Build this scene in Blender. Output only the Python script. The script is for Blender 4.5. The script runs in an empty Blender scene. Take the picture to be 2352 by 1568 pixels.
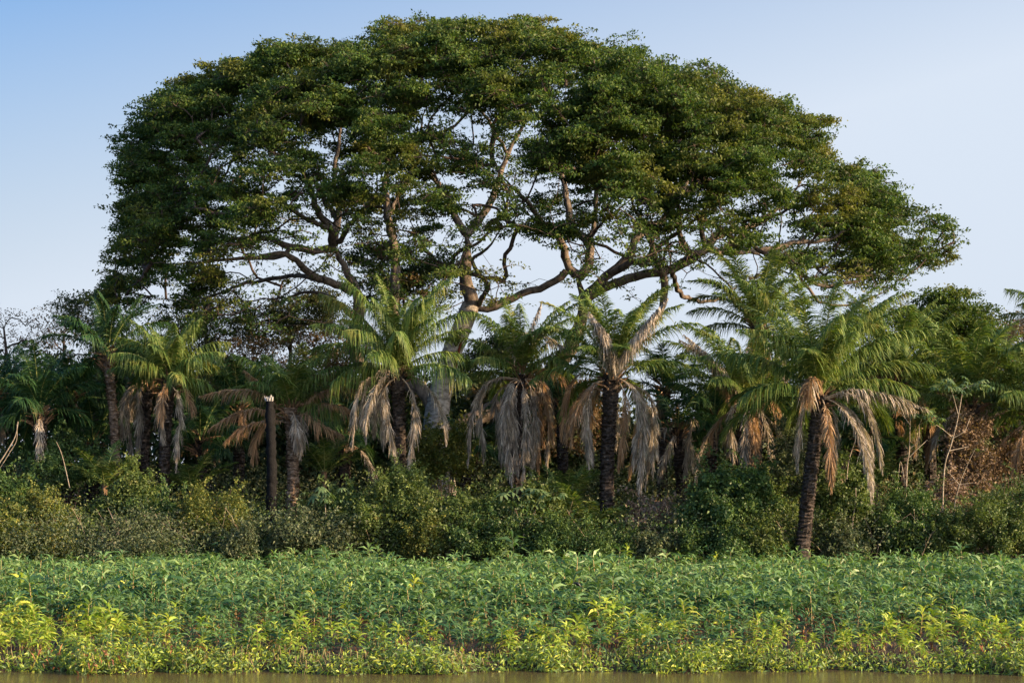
import bpy, math, random
import numpy as np
from mathutils import Vector

R = np.random.default_rng(7)
C = bpy.context.scene.collection
F = 4573.0            # focal length in units of the 2352-wide layout grid
CAMZ = 5.0
HOR = 1060.0

def P(px, py, Y):
    """layout grid point at real distance Y metres -> metres"""
    return np.array([(px - 1176.0) / F * Y, Y, CAMZ + (HOR - py) / F * Y])

_GY = np.array([-50, 46, 47.3, 47.9, 49.4, 54, 62, 75, 80, 86, 100, 130, 3000.])
_GZ = np.array([-1.2, -1.0, -0.04, 0.20, 0.28, 0.36, 0.42, 0.50, 0.85, 1.3, 1.8, 2.0, 2.0])
def shore(x):
    x = np.asarray(x, float)
    return 0.28*np.sin(x*0.9+1) + 0.22*np.sin(x*2.3+2) + 0.25*np.sin(x*0.33)+0.12*np.sin(x*5.1)
def gz(Y, x=0.0):
    Y = np.asarray(Y, float)
    k = np.clip((56 - Y)/8, 0, 1)
    return np.interp(Y - shore(x)*k, _GY, _GZ)

# ------------------------------------------------------------------ materials
def new_mat(name):
    m = bpy.data.materials.new(name); m.use_nodes = True
    nt = m.node_tree; nt.nodes.clear()
    return m, nt, nt.nodes, nt.links

def leaf_mat(name, cols, trans=0.3, rough=0.5, noise=0.35, nscale=0.5, spec=0.3, tint=None):
    m, nt, N, L = new_mat(name)
    out = N.new('ShaderNodeOutputMaterial')
    geo = N.new('ShaderNodeNewGeometry')
    ramp = N.new('ShaderNodeValToRGB')
    el = ramp.color_ramp.elements
    while len(el) < len(cols): el.new(0.5)
    for i, c in enumerate(cols):
        el[i].position = i/(len(cols)-1); el[i].color = (*c, 1)
    L.new(geo.outputs['Random Per Island'], ramp.inputs[0])
    tc = N.new('ShaderNodeTexCoord')
    nz = N.new('ShaderNodeTexNoise'); nz.inputs['Scale'].default_value = nscale
    nz.inputs['Detail'].default_value = 3
    L.new(tc.outputs['Object'], nz.inputs['Vector'])
    mr = N.new('ShaderNodeMapRange')
    mr.inputs[1].default_value = 0.3; mr.inputs[2].default_value = 0.7
    mr.inputs[3].default_value = 1-noise; mr.inputs[4].default_value = 1+noise
    L.new(nz.outputs['Fac'], mr.inputs[0])
    mul = N.new('ShaderNodeVectorMath'); mul.operation = 'SCALE'
    L.new(ramp.outputs[0], mul.inputs[0]); L.new(mr.outputs[0], mul.inputs['Scale'])
    last = mul.outputs[0]
    if tint:
        nz2 = N.new('ShaderNodeTexNoise'); nz2.inputs['Scale'].default_value = tint[1]; nz2.inputs['Detail'].default_value = 2
        L.new(tc.outputs['Object'], nz2.inputs['Vector'])
        m2 = N.new('ShaderNodeMapRange'); m2.inputs[1].default_value = tint[2]; m2.inputs[2].default_value = tint[2]+0.12
        L.new(nz2.outputs['Fac'], m2.inputs[0])
        mx = N.new('ShaderNodeMix'); mx.data_type = 'RGBA'
        L.new(m2.outputs[0], mx.inputs[0]); L.new(last, mx.inputs[6]); mx.inputs[7].default_value = (*tint[0], 1)
        last = mx.outputs[2]
    b = N.new('ShaderNodeBsdfPrincipled'); b.inputs['Roughness'].default_value = rough
    b.inputs['Specular IOR Level'].default_value = spec
    L.new(last, b.inputs['Base Color'])
    if trans > 0:
        t = N.new('ShaderNodeBsdfTranslucent')
        sc = N.new('ShaderNodeVectorMath'); sc.operation = 'MULTIPLY'; sc.inputs[1].default_value = (1.25, 1.3, 0.5)
        L.new(last, sc.inputs[0]); L.new(sc.outputs[0], t.inputs['Color'])
        mx = N.new('ShaderNodeMixShader'); mx.inputs[0].default_value = trans
        L.new(b.outputs[0], mx.inputs[1]); L.new(t.outputs[0], mx.inputs[2]); L.new(mx.outputs[0], out.inputs[0])
    else:
        L.new(b.outputs[0], out.inputs[0])
    return m

def bark_mat(name, c1, c2, scale=(3, 3, 3), detail=6, bump=0.5, rough=0.9, thr=0.5, wid=0.1, c3=None):
    m, nt, N, L = new_mat(name)
    out = N.new('ShaderNodeOutputMaterial'); b = N.new('ShaderNodeBsdfPrincipled')
    b.inputs['Roughness'].default_value = rough; b.inputs['Specular IOR Level'].default_value = 0.2
    tc = N.new('ShaderNodeTexCoord'); mp = N.new('ShaderNodeMapping'); mp.inputs['Scale'].default_value = scale
    nz = N.new('ShaderNodeTexNoise'); nz.inputs['Scale'].default_value = 1; nz.inputs['Detail'].default_value = detail
    nz.inputs['Roughness'].default_value = 0.65
    L.new(tc.outputs['Object'], mp.inputs[0]); L.new(mp.outputs[0], nz.inputs['Vector'])
    rp = N.new('ShaderNodeValToRGB'); rp.color_ramp.elements[0].position = thr-wid; rp.color_ramp.elements[1].position = thr+wid
    rp.color_ramp.elements[0].color = (*c1, 1); rp.color_ramp.elements[1].color = (*c2, 1)
    if c3:
        e = rp.color_ramp.elements.new(min(0.99, thr+wid*2.2)); e.color = (*c3, 1)
    L.new(nz.outputs['Fac'], rp.inputs[0]); L.new(rp.outputs[0], b.inputs['Base Color'])
    bp = N.new('ShaderNodeBump'); bp.inputs['Strength'].default_value = bump; bp.inputs['Distance'].default_value = 0.05
    L.new(nz.outputs['Fac'], bp.inputs['Height']); L.new(bp.outputs[0], b.inputs['Normal'])
    L.new(b.outputs[0], out.inputs[0])
    return m

M = {}
M['crown'] = leaf_mat('rain_tree_leaf', [(0.030, 0.066, 0.018), (0.055, 0.10, 0.022), (0.11, 0.15, 0.03)], 0.36, 0.5, 0.5, 0.8, 0.2, tint=((0.135, 0.145, 0.03), 0.28, 0.55))
M['crown2'] = leaf_mat('sparse_tree_leaf', [(0.035, 0.055, 0.022), (0.065, 0.09, 0.03), (0.11, 0.12, 0.045)], 0.3, 0.55, 0.3, 0.6)
M['dryleaf'] = leaf_mat('dry_tree_leaf', [(0.10, 0.06, 0.035), (0.16, 0.10, 0.05), (0.10, 0.10, 0.045)], 0.25, 0.6, 0.3, 0.6)
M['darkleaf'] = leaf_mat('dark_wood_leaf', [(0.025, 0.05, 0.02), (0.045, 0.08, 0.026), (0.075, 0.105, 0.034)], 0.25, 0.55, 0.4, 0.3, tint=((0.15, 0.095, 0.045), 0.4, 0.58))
M['bark'] = bark_mat('rain_tree_bark', (0.055, 0.045, 0.038), (0.22, 0.178, 0.142), (3.5, 3.5, 2.0), 10, 1.0, 0.9, 0.5, 0.13)
M['pale_bark'] = bark_mat('pale_bark', (0.12, 0.105, 0.09), (0.46, 0.42, 0.37), (2.6, 2.6, 6.0), 10, 1.0, 0.9, 0.48, 0.12)
M['hollow'] = bark_mat('hollow_shade', (0.006, 0.005, 0.005), (0.02, 0.012, 0.01), (6, 6, 2), 6, 0.6)
M['redbrown'] = bark_mat('red_brown_trunk', (0.08, 0.022, 0.012), (0.20, 0.06, 0.03), (8, 8, 2), 6, 0.6)
M['twig'] = bark_mat('twig_bark', (0.045, 0.033, 0.028), (0.11, 0.08, 0.065), (5, 5, 5), 4, 0.3)
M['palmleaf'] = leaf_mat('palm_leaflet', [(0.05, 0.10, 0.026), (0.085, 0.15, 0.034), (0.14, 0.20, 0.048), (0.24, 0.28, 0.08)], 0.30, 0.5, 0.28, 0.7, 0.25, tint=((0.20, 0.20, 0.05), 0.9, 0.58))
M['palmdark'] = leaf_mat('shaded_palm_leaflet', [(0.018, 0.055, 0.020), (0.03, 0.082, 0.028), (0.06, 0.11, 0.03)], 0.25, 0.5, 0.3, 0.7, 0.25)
M['deadleaf'] = leaf_mat('dead_palm_leaflet', [(0.15, 0.125, 0.10), (0.34, 0.29, 0.245), (0.54, 0.48, 0.415)], 0.2, 0.7, 0.45, 2.2, 0.2)
M['deadbrown'] = leaf_mat('brown_palm_leaflet', [(0.20, 0.12, 0.07), (0.34, 0.21, 0.12), (0.44, 0.30, 0.18)], 0.25, 0.7, 0.25, 1.2, 0.2)
M['rachis'] = bark_mat('green_midrib', (0.13, 0.17, 0.05), (0.26, 0.28, 0.10), (6, 6, 6), 2, 0.1, 0.5)
M['deadrachis'] = bark_mat('dry_midrib', (0.25, 0.18, 0.12), (0.42, 0.33, 0.24), (6, 6, 6), 2, 0.1, 0.8)
M['boots'] = bark_mat('old_leaf_base', (0.09, 0.055, 0.035), (0.30, 0.19, 0.11), (9, 9, 4), 5, 0.6)
M['palmtrunk'] = bark_mat('charred_palm_trunk', (0.010, 0.009, 0.009), (0.075, 0.058, 0.048), (6, 6, 9), 8, 0.9, 0.85, 0.5, 0.12, (0.46, 0.41, 0.36))
M['palmtrunkpale'] = bark_mat('ringed_palm_trunk', (0.05, 0.036, 0.028), (0.25, 0.18, 0.13), (5, 5, 14), 8, 0.9, 0.85, 0.48, 0.1, (0.46, 0.38, 0.30))
M['char'] = bark_mat('black_char', (0.004, 0.004, 0.005), (0.016, 0.015, 0.015), (8, 8, 6), 8, 0.9, 0.8, 0.66, 0.12, (0.3, 0.28, 0.26))
M['ash'] = bark_mat('ash_white', (0.2, 0.19, 0.18), (0.45, 0.43, 0.40), (10, 10, 10), 5, 0.5)
M['palestem'] = bark_mat('pale_stem', (0.20, 0.165, 0.125), (0.38, 0.32, 0.25), (6, 6, 3), 5, 0.3)
SH = {}
SH['olive'] = leaf_mat('olive_shrub_leaf', [(0.05, 0.085, 0.024), (0.085, 0.13, 0.034), (0.15, 0.19, 0.05)], 0.3, 0.5, 0.35, 0.9, tint=((0.20, 0.18, 0.05), 1.0, 0.63))
SH['green'] = leaf_mat('green_shrub_leaf', [(0.036, 0.078, 0.026), (0.07, 0.13, 0.038), (0.125, 0.185, 0.052)], 0.3, 0.45, 0.35, 0.9)
SH['yellow'] = leaf_mat('yellow_shrub_leaf', [(0.05, 0.085, 0.022), (0.085, 0.12, 0.028), (0.13, 0.155, 0.035), (0.24, 0.23, 0.05)], 0.3, 0.5, 0.35, 1.0, tint=((0.20, 0.17, 0.04), 1.3, 0.60))
SH['brown'] = leaf_mat('withered_shrub_leaf', [(0.12, 0.08, 0.06), (0.22, 0.15, 0.11), (0.34, 0.26, 0.2)], 0.2, 0.6, 0.3, 1.0)
SH['rust'] = leaf_mat('rusty_vine_leaf', [(0.09, 0.06, 0.038), (0.17, 0.115, 0.075), (0.29, 0.21, 0.14)], 0.25, 0.6, 0.3, 0.9, tint=((0.08, 0.10, 0.03), 1.2, 0.62))
SH['grey'] = leaf_mat('grey_green_vine_leaf', [(0.045, 0.07, 0.034), (0.08, 0.11, 0.05), (0.14, 0.155, 0.085)], 0.25, 0.6, 0.35, 0.9, tint=((0.10, 0.075, 0.055), 0.5, 0.60))
SH['umbrella'] = leaf_mat('umbrella_leaf', [(0.06, 0.12, 0.05), (0.12, 0.19, 0.08), (0.20, 0.25, 0.10)], 0.3, 0.5, 0.3, 0.9)
FM = [leaf_mat('marsh_leaf_green', [(0.022, 0.078, 0.036), (0.040, 0.108, 0.044), (0.07, 0.15, 0.055)], 0.25, 0.5, 0.35, 0.6, 0.25, tint=((0.13, 0.19, 0.05), 0.25, 0.58)),
      leaf_mat('marsh_leaf_yellow', [(0.18, 0.30, 0.04), (0.32, 0.42, 0.055), (0.48, 0.50, 0.075)], 0.3, 0.45, 0.25, 0.5, 0.4),
      bark_mat('marsh_stem', (0.20, 0.17, 0.08), (0.34, 0.26, 0.13), (4, 4, 4), 3, 0.1),
      leaf_mat('marsh_leaf_withered', [(0.10, 0.035, 0.018), (0.22, 0.08, 0.035), (0.40, 0.20, 0.08)], 0.2, 0.6, 0.3, 1.0),
      leaf_mat('marsh_leaf_pale', [(0.07, 0.135, 0.045), (0.13, 0.205, 0.07), (0.22, 0.30, 0.11)], 0.25, 0.5, 0.3, 0.6, 0.35),
      leaf_mat('marsh_leaf_young', [(0.075, 0.17, 0.058), (0.125, 0.235, 0.078), (0.24, 0.35, 0.12)], 0.3, 0.45, 0.25, 0.5, 0.4)]

def soil():
    m, nt, N, L = new_mat('dark_soil')
    out = N.new('ShaderNodeOutputMaterial'); b = N.new('ShaderNodeBsdfPrincipled'); b.inputs['Roughness'].default_value = 0.95
    tc = N.new('ShaderNodeTexCoord'); nz = N.new('ShaderNodeTexNoise'); nz.inputs['Scale'].default_value = 2.5; nz.inputs['Detail'].default_value = 9
    L.new(tc.outputs['Object'], nz.inputs['Vector'])
    rp = N.new('ShaderNodeValToRGB'); rp.color_ramp.elements[0].position = 0.35; rp.color_ramp.elements[1].position = 0.7
    rp.color_ramp.elements[0].color = (0.012, 0.009, 0.007, 1); rp.color_ramp.elements[1].color = (0.055, 0.03, 0.018, 1)
    L.new(nz.outputs['Fac'], rp.inputs[0]); L.new(rp.outputs[0], b.inputs['Base Color'])
    bp = N.new('ShaderNodeBump'); bp.inputs['Strength'].default_value = 0.9; bp.inputs['Distance'].default_value = 0.15
    L.new(nz.outputs['Fac'], bp.inputs['Height']); L.new(bp.outputs[0], b.inputs['Normal']); L.new(b.outputs[0], out.inputs[0])
    return m
def water():
    m, nt, N, L = new_mat('muddy_river_water')
    out = N.new('ShaderNodeOutputMaterial'); b = N.new('ShaderNodeBsdfPrincipled')
    b.inputs['Base Color'].default_value = (0.10, 0.072, 0.035, 1); b.inputs['Roughness'].default_value = 0.08; b.inputs['IOR'].default_value = 1.33
    tc = N.new('ShaderNodeTexCoord'); mp = N.new('ShaderNodeMapping'); mp.inputs['Scale'].default_value = (0.8, 5.0, 1)
    nz = N.new('ShaderNodeTexNoise'); nz.inputs['Scale'].default_value = 1.6; nz.inputs['Detail'].default_value = 4
    L.new(tc.outputs['Object'], mp.inputs[0]); L.new(mp.outputs[0], nz.inputs['Vector'])
    bp = N.new('ShaderNodeBump'); bp.inputs['Strength'].default_value = 0.25; bp.inputs['Distance'].default_value = 0.03
    L.new(nz.outputs['Fac'], bp.inputs['Height']); L.new(bp.outputs[0], b.inputs['Normal']); L.new(b.outputs[0], out.inputs[0])
    return m

# ------------------------------------------------------------------ mesh builders
class MB:
    def __init__(s): s.V = []; s.Q = []; s.T = []; s.n = 0
    def add(s, V, Fc, mi=0):
        V = np.asarray(V, np.float64).reshape(-1, 3); Fc = np.asarray(Fc, np.int64)
        if len(V) == 0 or len(Fc) == 0: return
        (s.Q if Fc.shape[1] == 4 else s.T).append((Fc + s.n, mi)); s.V.append(V); s.n += len(V)
    def mesh(s, name, mats, smooth=True, origin=None):
        me = bpy.data.meshes.new(name)
        V = np.concatenate(s.V)
        if origin is not None: V = V - np.asarray(origin)
        me.vertices.add(len(V)); me.vertices.foreach_set('co', V.astype(np.float32).ravel())
        idx = []; st = []; tot = []; mi = []; off = 0
        for lst, k in ((s.Q, 4), (s.T, 3)):
            if not lst: continue
            A = np.concatenate([a for a, _ in lst]); mm = np.concatenate([np.full(len(a), i) for a, i in lst])
            idx.append(A.ravel()); st.append(off + np.arange(len(A))*k); tot.append(np.full(len(A), k)); mi.append(mm); off += A.size
        idx = np.concatenate(idx); st = np.concatenate(st); mi = np.concatenate(mi)
        me.loops.add(len(idx)); me.loops.foreach_set('vertex_index', idx.astype(np.int32))
        me.polygons.add(len(st)); me.polygons.foreach_set('loop_start', st.astype(np.int32))
        me.polygons.foreach_set('material_index', mi.astype(np.int32))
        me.polygons.foreach_set('use_smooth', np.full(len(st), bool(smooth)))
        for m in (mats if isinstance(mats, (list, tuple)) else [mats]): me.materials.append(m)
        me.update(calc_edges=True); me.validate()
        return me

def link(name, me, parent=None, loc=None):
    o = bpy.data.objects.new(name, me); C.objects.link(o)
    if parent is not None: o.parent = parent
    if loc is not None: o.location = [float(v) for v in loc]
    return o
def tag(o, label=None, cat=None, group=None, kind=None):
    if label: o['label'] = label
    if cat: o['category'] = cat
    if group: o['group'] = group
    if kind: o['kind'] = kind
    return o
def thing(name, loc, label, cat, group=None):
    o = bpy.data.objects.new(name, None); C.objects.link(o); o.location = [float(v) for v in loc]
    o.empty_display_size = 0.3
    return tag(o, label, cat, group)

def nrm(v):
    return v / (np.linalg.norm(v, axis=-1, keepdims=True) + 1e-9)

def tube(mb, pts, rad, sides=6, mi=0, cap=True, ring=None):
    pts = np.asarray(pts, float); n = len(pts); rad = np.broadcast_to(np.asarray(rad, float), (n,))
    T = nrm(np.gradient(pts, axis=0))
    ref = np.array([0.31, 0.9, 0.17]) if abs(T[:, 1]).mean() < 0.8 else np.array([1., 0, 0.2])
    A = nrm(np.cross(T, ref)); B = np.cross(T, A)
    a = np.linspace(0, 2*np.pi, sides, endpoint=False)
    rr = rad[:, None]*np.ones((1, sides))
    if ring is not None: rr = rr*ring
    V = pts[:, None] + (A[:, None]*np.cos(a)[None, :, None] + B[:, None]*np.sin(a)[None, :, None])*rr[..., None]
    i = np.arange(n-1)[:, None]*sides; j = np.arange(sides)[None]; j2 = (j+1) % sides
    Fq = np.stack([i+j, i+j2, i+sides+j2, i+sides+j], -1).reshape(-1, 4)
    mb.add(V.reshape(-1, 3), Fq, mi)
    if cap:
        c = V[-1].mean(0); Vc = np.vstack([V[-1], c]); k = np.arange(sides)
        mb.add(Vc, np.stack([k, (k+1) % sides, np.full(sides, sides)], -1), mi)

def smooth_path(pts, n=None, step=0.4):
    """Catmull-Rom resampling of (k,d) control points"""
    p = np.asarray(pts, float)
    if len(p) < 3:
        k = n or max(3, int(np.linalg.norm((p[-1]-p[0])[:3])/step)+1)
        t = np.linspace(0, 1, k)[:, None]; return p[0]*(1-t)+p[-1]*t
    q = np.vstack([2*p[0]-p[1], p, 2*p[-1]-p[-2]])
    out = []
    for i in range(1, len(q)-2):
        L = np.linalg.norm((q[i+1]-q[i])[:3]); k = max(2, int(L/step)) if n is None else max(2, n//(len(p)-1))
        t = np.linspace(0, 1, k, endpoint=False)[:, None]
        a, b, c, d = q[i-1], q[i], q[i+1], q[i+2]
        out.append(0.5*((2*b)+(-a+c)*t+(2*a-5*b+4*c-d)*t**2+(-a+3*b-3*c+d)*t**3))
    out.append(p[-1:])
    return np.concatenate(out)

def leafquads(mb, pos, size, aspect=0.5, up=0.6, mi=0, droop=0.15, rng=R, outw=None):
    n = len(pos)
    if n == 0: return
    nn = rng.normal(size=(n, 3)); nn = nrm(nn); nn[:, 2] += up
    if outw is not None: nn += outw
    nn = nrm(nn)
    d = nrm(np.cross(nn, rng.normal(size=(n, 3)))); w = np.cross(nn, d)
    L = (size*rng.uniform(0.65, 1.35, n))[:, None]; W = L*aspect*0.5
    tip = pos + d*L; tip[:, 2] -= droop*L[:, 0]
    mid = pos + d*L*0.45
    V = np.stack([pos, mid+w*W, tip, mid-w*W], 1).reshape(-1, 3)
    mb.add(V, np.arange(n*4).reshape(n, 4), mi)

# ------------------------------------------------------------------ branching: reach every leaf clump from the limbs
def grow(targets, seeds, step=0.55, rng=R, up_bias=0.35, arch=0.12):
    """seeds: (k,3) nodes on the limbs. returns list of tubes (pts, radii)."""
    cap = len(seeds) + int(len(targets)*22) + 100
    N = np.zeros((cap, 3)); N[:len(seeds)] = seeds; cnt = len(seeds)
    par = np.full(cap, -1, int); w = np.zeros(cap)
    d0 = np.array([np.min(np.linalg.norm(seeds-t, axis=1)) for t in targets])
    order = np.argsort(d0)
    chains = []
    for ti in order:
        t = targets[ti]
        D = N[:cnt]-t; dist = np.sqrt((D**2).sum(1)) + up_bias*np.clip(D[:, 2]+0.3, 0, None)*2
        b = int(np.argmin(dist)); s = N[b]; v = t-s; L = np.linalg.norm(v)
        k = max(2, min(20, int(L/step)+1)); tt = np.linspace(0, 1, k+1)[1:, None]
        side = rng.normal(size=3)*L*arch*0.6; side[2] += L*arch*0.6
        pts = s + v*tt + side*(4*tt*(1-tt))*0.6 + rng.normal(size=(k, 3))*0.035*min(L, 1.5)*(tt < 1)
        ids = np.arange(cnt, cnt+k); N[ids] = pts; par[ids[0]] = b; par[ids[1:]] = ids[:-1]; w[ids[-1]] = 1; cnt += k
        chains.append((b, ids))
    for i in range(cnt-1, -1, -1):
        if par[i] >= 0: w[par[i]] += w[i]
    return N, w, chains

def add_chains(mb, N, w, chains, r0=0.014, p=0.45, rmax=0.3, sides=4, mi=0):
    for b, ids in chains:
        idx = np.concatenate([[b], ids]); r = np.minimum(r0*np.maximum(w[idx], 0.5)**p, rmax)
        r[0] = r[1]*1.1
        tube(mb, N[idx], r, sides if r[1] < 0.06 else 7, mi, cap=False)

# ------------------------------------------------------------------ ground, water
def build_setting():
    xs = np.concatenate([[-1500, -600, -200, -80], np.arange(-50, 50.1, 0.4), [80, 200, 600, 1500]])
    ys = np.concatenate([[-60, 0, 30, 44], np.arange(45, 56, 0.2), np.arange(56, 130, 1.0), [160, 250, 600, 1500, 3000]])
    X, Y = np.meshgrid(xs, ys)
    Z = gz(Y, X) + 0.05*np.sin(X*1.7+Y*0.9)*np.sin(Y*1.3-X*0.4)*(Y > 48) + R.normal(size=X.shape)*0.02*(Y > 47)
    n, m = X.shape; i = np.arange(n-1)[:, None]*m; j = np.arange(m-1)[None]
    Fq = np.stack([i+j, i+j+1, i+m+j+1, i+m+j], -1).reshape(-1, 4)
    mb = MB(); mb.add(np.stack([X, Y, Z], -1).reshape(-1, 3), Fq)
    tag(link('ground', mb.mesh('ground', soil())), kind='structure')
    mb = MB(); mb.add([[-1500, -60, 0], [1500, -60, 0], [1500, 49.0, 0], [-1500, 49.0, 0]], [[0, 1, 2, 3]])
    tag(link('river_water', mb.mesh('river_water', water(), False)), kind='structure')
build_setting()

# ------------------------------------------------------------------ the giant rain tree
YT = 98.0
def limb_pts(lst, doff=0.0):
    """(px, py, depth offset, radius) -> (k,4)"""
    return np.array([[*P(a, b, YT+c+doff), r] for a, b, c, r in lst])
LIMBS = {
 'trunk': [(1012, 1250, 0, 1.15), (1008, 1120, 0, .80), (1003, 1010, 0, .66), (1006, 930, 0, .56), (1020, 870, 0, .50), (1038, 810, 0, .46), (1060, 755, 0, .45), (1082, 700, 0, .44)],
}
SUB = [
 [(1070, 730, 0, .42), (1082, 700, 0, .41), (1068, 640, .3, .36), (1074, 580, .6, .31), (1069, 535, .8, .27)],
 # centre
 [(1069, 535, .8, .26), (1045, 497, 1, .2), (1028, 455, .5, .17), (990, 400, -1, .13), (950, 340, -2, .09), (930, 250, -3, .05)],
 [(1069, 540, .8, .28), (1100, 505, 1.5, .24), (1118, 478, 1.8, .21), (1145, 420, 2.5, .17), (1165, 350, 3, .13), (1200, 290, 3, .1), (1240, 180, 2, .05)],
 [(1165, 355, 3, .1), (1130, 290, 2, .1), (1100, 240, 1, .07), (1085, 150, 0, .04)],
 [(1067, 630, .3, .15), (1023, 612, -1, .13), (981, 580, -2, .1), (965, 548, -3, .08), (940, 500, -3, .05)],
 [(1100, 700, 0, .16), (1120, 655, -2, .13), (1085, 600, -3, .1), (1130, 560, -4, .07), (1160, 500, -5, .04)],
 # left limb
 [(1004, 960, 0, .42), (965, 890, .3, .38), (905, 882, .8, .36), (845, 858, 1, .35), (812, 800, .8, .36), (822, 735, .4, .36), (824, 690, 0, .36), (808, 645, 0, .35), (779, 593, 0, .33), (764, 562, 0, .30)],
 [(764, 570, 0, .24), (720, 575, -1, .19), (669, 567, -2, .18), (608, 545, -3, .14), (560, 548, -4, .11), (511, 545, -5, .08), (430, 520, -6, .04)],
 [(669, 567, -2, .13), (640, 590, -3, .12), (537, 593, -4, .09), (427, 606, -5, .06), (330, 600, -5, .03)],
 [(764, 562, 0, .24), (761, 528, -1, .21), (735, 492, -2, .18), (713, 440, -3, .15), (702, 409, -4, .12), (660, 330, -6, .07), (600, 240, -7, .04)],
 [(764, 562, 0, .22), (775, 510, 1, .18), (748, 462, 1.5, .15), (715, 415, 2, .12), (647, 360, 3, .08), (520, 290, 4, .04)],
 [(768, 562, 0, .22), (778, 483, 1, .18), (766, 417, 1.5, .14), (778, 330, 2, .1), (790, 210, 2, .05)],
 [(779, 555, 0, .16), (795, 530, -1, .13), (836, 482, -2, .11), (862, 448, -3, .07), (870, 380, -4, .04)],
 [(808, 668, 0, .25), (770, 652, -1, .22), (726, 637, -2, .20), (691, 606, -3, .17), (643, 580, -4, .13), (590, 590, -5, .09), (520, 570, -6, .05)],
 [(740, 643, -2, .15), (670, 632, 1, .12), (603, 646, 2, .11), (545, 655, 3, .09), (493, 677, 4, .07), (400, 690, 5, .04), (300, 670, 5, .03)],
 [(822, 735, .4, .2), (780, 700, 1.5, .14), (750, 680, 2.5, .11), (700, 670, 3, .08), (620, 700, 4, .05)],
 [(761, 528, -1, .15), (700, 500, -4, .12), (640, 460, -6, .1), (540, 430, -7, .06), (480, 425, -7, .03)],
 # dark back limb
 [(905, 882, .8, .25), (912, 800, 3, .27), (905, 700, 4, .27), (908, 628, 5, .27), (905, 564, 5, .25), (892, 498, 5, .22), (885, 420, 5, .18), (900, 330, 5, .12), (890, 200, 4, .06)],
 [(892, 498, 5, .12), (930, 420, 6, .1), (960, 330, 6, .07), (985, 200, 5, .04)],
 # right limb
 [(1004, 1010, 0, .5), (1110, 950, 1, .46), (1220, 890, 1.5, .44), (1290, 828, 1.5, .44), (1322, 770, 1, .44), (1338, 720, .5, .43), (1336, 672, 0, .42), (1326, 632, 0, .38)],
 [(1300, 622, 0, .22), (1262, 654, 0, .2), (1216, 668, 0, .2), (1160, 691, 0, .22), (1120, 712, 0, .28), (1082, 705, 0, .30)],
 [(1326, 634, 0, .30), (1299, 600, 0, .22), (1290, 557, -1, .2), (1253, 519, -2, .16), (1216, 473, -3, .13), (1178, 431, -4, .09), (1130, 380, -5, .05)],
 [(1330, 634, 0, .30), (1352, 610, 0, .27), (1350, 556, 1, .22), (1310, 520, 1.5, .19), (1304, 464, 2, .17), (1290, 390, 3, .13), (1280, 325, 3.5, .09), (1300, 200, 3, .05)],
 [(1350, 560, 1, .16), (1366, 510, 1, .15), (1369, 445, .5, .13), (1385, 360, 0, .1), (1400, 250, -1, .05)],
 [(1336, 690, 0, .32), (1368, 660, 0, .28), (1405, 626, 0, .26), (1447, 584, 0, .24), (1457, 557, 0, .22), (1484, 524, .5, .19), (1526, 501, 1, .16), (1570, 440, 2, .12), (1600, 330, 3, .07), (1620, 240, 3, .04)],
 [(1405, 628, 0, .2), (1447, 603, -1, .18), (1484, 598, -1.5, .16), (1517, 566, -2, .13), (1560, 530, -3, .1), (1640, 480, -5, .05)],
 [(1340, 690, 0, .28), (1375, 668, -1, .26), (1429, 645, -1.5, .25), (1512, 626, -2, .24), (1545, 617, -2, .25), (1586, 594, -2, .28), (1622, 572, -2, .25), (1645, 540, -2, .22), (1700, 525, -1, .18), (1760, 500, 0, .14), (1830, 430, 0, .09), (1870, 340, 0, .05)],
 [(1528, 622, -2, .22), (1527, 649, -2, .21), (1523, 680, -2, .19), (1519, 715, -2.1, .15), (1517, 732, -2.2, .05)],
 [(1526, 640, -2, .18), (1508, 598, -3, .16), (1494, 557, -4, .13), (1475, 515, -5, .1), (1440, 440, -6, .06)],
 [(1590, 592, -2, .16), (1577, 570, -3, .16), (1559, 534, -4, .14), (1559, 478, -4.5, .12), (1530, 420, -5, .08), (1500, 330, -6, .05)],
 [(1622, 572, -2, .16), (1610, 510, -3, .13), (1630, 460, -4, .1), (1680, 380, -5, .06), (1720, 280, -5, .04)],
 [(1622, 572, -2, .2), (1690, 580, 0, .17), (1769, 573, 1, .16), (1839, 555, 1.5, .13), (1905, 550, 2, .1), (1980, 500, 2, .07), (2040, 450, 2, .04)],
 [(1769, 573, 1, .14), (1830, 620, 1.5, .13), (1891, 655, 2, .12), (1971, 643, 2, .1), (2014, 604, 2, .08), (2080, 585, 2, .06), (2160, 560, 2, .03)],
 [(1830, 620, 1.5, .1), (1880, 690, 2, .08), (1950, 700, 2, .06), (2060, 660, 2, .035)],
 [(1545, 617, -2, .13), (1560, 670, 1, .13), (1590, 688, 3, .12), (1640, 690, 5, .09), (1720, 640, 6, .05)],
 [(1839, 555, 1.5, .1), (1900, 500, 1, .08), (1940, 440, 1, .05)],
]
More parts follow.
